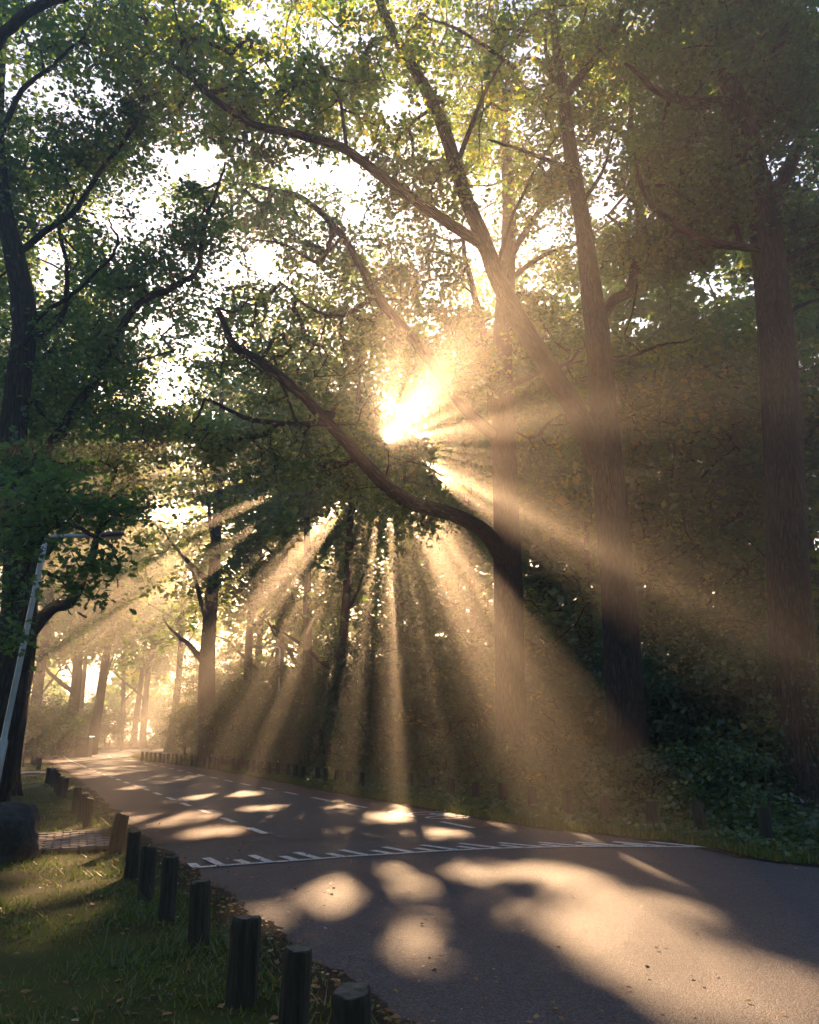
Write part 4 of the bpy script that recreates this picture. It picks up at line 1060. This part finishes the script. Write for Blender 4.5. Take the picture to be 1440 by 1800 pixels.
# ------------------------------------------------------------------ grass, ground cover, fallen leaves
def inside_verge(p):              # on the grassy side of the road edge
    yy = left_c[::-1, 1]; order = np.argsort(left_c[10:, 1])
    xe = np.interp(p[:, 1], left_c[10:, 1][order], left_c[10:, 0][order])
    return xe - p[:, 0]
def grass():
    n = 210000
    y = 2.5 + 42 * rng.random(n) ** 2.2
    xe = inside_verge(np.c_[np.zeros(n), y])
    x = xe - rng.random(n) ** 1.2 * (1.0 + y * .75) - .04
    px, py, f = project(np.c_[x, y, np.zeros(n)])
    ok = (px > -80) & (px < 760) & (py < 1900)
    x, y = x[ok], y[ok]
    d = inside_verge(np.c_[x, y])
    patch = np.sin(x * 1.7 + np.sin(y * 1.3)) * np.sin(y * 1.9 + np.sin(x * 1.1) * 2) + .6 * np.sin(x * 4.1 + 1) * np.sin(y * 3.7)
    dens = np.clip(.55 + .45 * patch, .08, 1) * np.clip((d - .05) / .5, .12, 1)
    c = G(130, 1488); on_path = (np.abs(x - c[0]) < 1.35) & (np.abs(y - c[1]) < .95)
    c2 = G(20, 1365); on_path |= (np.abs(y - c2[1]) < .8) & (x < G(84, 1362)[0])
    k = (rng.random(len(x)) < dens) & ~(on_path & (rng.random(len(x)) < .96))
    x, y, patch = x[k], y[k], patch[k]
    pos = np.c_[x, y, verge_z(x, y) - .012]
    n = len(x)
    hgt = rng.gamma(3, .0115, n) * (1 + .6 * np.clip(patch, 0, 1)) + .012
    tuft = np.sin(x * 9.1) * np.sin(y * 8.3) > .93
    hgt[tuft] *= 2.2
    az = rng.uniform(0, 6.283, n); lean = rng.uniform(.2, 1.1, n)
    dirv = np.c_[np.cos(az) * lean, np.sin(az) * lean, np.ones(n)]; dirv /= np.linalg.norm(dirv, axis=1)[:, None]
    side = np.c_[-np.sin(az), np.cos(az), np.zeros(n)] * (rng.uniform(.003, .006, n) * (1 + y * .06))[:, None]
    tip = pos + dirv * hgt[:, None]; tip[:, :2] += np.c_[np.cos(az), np.sin(az)] * (hgt * .3)[:, None]
    V = np.stack([pos - side, pos + side, tip], 1).reshape(-1, 3)
    F = np.arange(n * 3).reshape(-1, 3)
    tint = np.clip(rng.normal(.5 - .14 * patch, .2), 0, 1)
    obj('grass', mesh_np('grass', V, [F], M_GRASS, None, False, [('tint', 'FACE', 'FLOAT', tint)]), kind='stuff')
grass()
def right_cover():
    rd, rat = arc_resample(right_c, .1)
    # grass fringe along the kerbless edge
    n = 60000
    i0 = int(np.argmin(((right_c - right_edge[2]) ** 2).sum(1))); s0 = rd[i0]
    s1 = rd[int(np.argmin(((right_c - np.array((16, 7.4, 0))) ** 2).sum(1)))]
    t = s0 + (s1 - s0) * rng.random(n) ** .7
    q = rat(t); off = np.abs(rng.normal(0, .55, n)) + .03
    pos = q + np.array((.88, .47, 0)) * off[:, None]; pos[:, 2] = .01 + .03 * (1 - np.exp(-off / .7))
    hgt = rng.gamma(3, .022, n) + .02; az = rng.uniform(0, 6.283, n); lean = rng.uniform(.1, .9, n)
    dirv = np.c_[np.cos(az) * lean, np.sin(az) * lean, np.ones(n)]; dirv /= np.linalg.norm(dirv, axis=1)[:, None]
    side = np.c_[-np.sin(az), np.cos(az), np.zeros(n)] * rng.uniform(.006, .012, n)[:, None]
    V = np.stack([pos - side, pos + side, pos + dirv * hgt[:, None]], 1).reshape(-1, 3)
    tint = np.clip(rng.normal(.5, .22, n), 0, 1)
    obj('roadside_grass', mesh_np('roadside_grass', V, [np.arange(n * 3).reshape(-1, 3)], M_GRASS, None, False, [('tint', 'FACE', 'FLOAT', tint)]), kind='stuff')
    # brambles and nettles between the bollards and the trunks
    n = 46000
    t = s0 + (s1 - s0) * (.45 + .55 * rng.random(n))
    q = rat(t); off = rng.gamma(2.2, .75, n) + .25
    pos = q + np.array((.80, .60, 0)) * off[:, None]
    clump = .5 + .5 * np.sin(pos[:, 0] * 2.3 + 1.1 * np.sin(pos[:, 1] * 1.9)) * np.sin(pos[:, 1] * 2.7)
    pos[:, 2] = .03 + rng.random(n) ** .8 * (.10 + .62 * clump * np.clip((off - 1.1) / .8, .06, 1.1))
    V, F, ti = leaves(pos, rng.uniform(.06, .14, n), np.clip(rng.normal(.42, .22, n), 0, 1), KITE, 1.3, .75, .2)
    obj('bramble_undergrowth', mesh_np('bramble_undergrowth', V, F, M_SHRUB, None, False, [('tint', 'FACE', 'FLOAT', ti)]), kind='stuff')
right_cover()
def ivy():
    n = 1500
    z = rng.random(n) ** 1.6 * 3.2
    a = np.where(rng.random(n) < .6, rng.normal(math.pi, .35, n), rng.normal(-math.pi / 2 + .6, .5, n))
    x0 = B1[0] - z * .035
    rr = .46 + .25 * np.exp(-z / .5)
    pos = np.c_[x0 + np.cos(a) * rr, B1[1] + np.sin(a) * rr, z]
    V, F, t = leaves(pos, rng.uniform(.06, .1, n), np.clip(rng.normal(.3, .15, n), 0, 1), KITE, 1.5, .2, .5)
    obj('ivy', mesh_np('ivy', V - B1, F, M_SHRUB, None, False, [('tint', 'FACE', 'FLOAT', t)]), TREES[0])
ivy()
def fallen():
    n = 4200
    y = 2.8 + 24 * rng.random(n) ** 2
    xe = inside_verge(np.c_[np.zeros(n), y])
    x = xe - np.where(rng.random(n) < .3, np.abs(rng.normal(0, .22, n)), rng.random(n) * (1 + y * .7)) + .16
    z = np.where(xe - x > 0.03, verge_z(x, y) + .012, .012)
    pos = np.c_[x, y, z]
    # a few blown over the asphalt
    m = 700
    y2 = 4.5 + 12 * rng.random(m) ** 1.4; xe2 = inside_verge(np.c_[np.zeros(m), y2])
    x2 = xe2 * -1 * -1 + rng.exponential(1.1, m)
    pos2 = np.c_[x2, y2, np.full(m, .016)]
    rd, rat = arc_resample(right_c, .1)
    m3 = 1500
    q = rat(rd[-1] * (.25 + .6 * rng.random(m3))) + np.array((-.5, -.25, 0)) * (rng.exponential(.5, m3) - .5)[:, None]; q[:, 2] = .03
    pos = np.vstack([pos, pos2, q])
    n = len(pos)
    T = (KITE[0] * np.array((1, 1, .6)), KITE[1])
    size = np.concatenate([rng.uniform(.025, .065, 4200), rng.uniform(.015, .05, m), rng.uniform(.03, .08, m3)])
    a = rng.uniform(0, 6.283, n); ax = np.c_[np.cos(a), np.sin(a), rng.normal(0, .15, n)]; b = np.c_[-np.sin(a), np.cos(a), rng.normal(0, .2, n)]; c = np.tile((0, 0, 1.0), (n, 1))
    V = pos[:, None] + size[:, None, None] * (T[0][None, :, :1] * ax[:, None] + T[0][None, :, 1:2] * b[:, None] * 1.2 + T[0][None, :, 2:] * c[:, None])
    F = (np.arange(n) * 4)[:, None, None] + T[1][0][None]
    tint = np.repeat(np.clip(rng.normal(.5, .25, n), 0, 1), 2)
    obj('fallen_leaves', mesh_np('fallen_leaves', V.reshape(-1, 3), [F.reshape(-1, 3)], M_LITTER, None, False, [('tint', 'FACE', 'FLOAT', tint)]), kind='stuff')
fallen()

# ------------------------------------------------------------------ haze
def haze():
    x, y0, y1, z0, z1 = 720, -720, 720, -1.1, 34.0
    V = [(-x, y0, z0), (x, y0, z0), (x, y1, z0), (-x, y1, z0), (-x, y0, z1), (x, y0, z1), (x, y1, z1), (-x, y1, z1)]
    F = np.array([(3, 2, 1, 0), (4, 5, 6, 7), (0, 1, 5, 4), (1, 2, 6, 5), (2, 3, 7, 6), (3, 0, 4, 7)])
    m = bpy.data.materials.new('haze'); m.use_nodes = True
    t = m.node_tree; t.nodes.clear()
    out = t.nodes.new('ShaderNodeOutputMaterial'); v = t.nodes.new('ShaderNodeVolumePrincipled')
    v.inputs['Color'].default_value = (.98, .92, .84, 1)
    v.inputs['Density'].default_value = HAZE_DENSITY
    v.inputs['Anisotropy'].default_value = HAZE_ANISO
    t.links.new(v.outputs[0], out.inputs['Volume'])
    obj('haze', mesh_np('haze', V, [F], m, smooth=False), kind='stuff')
haze()
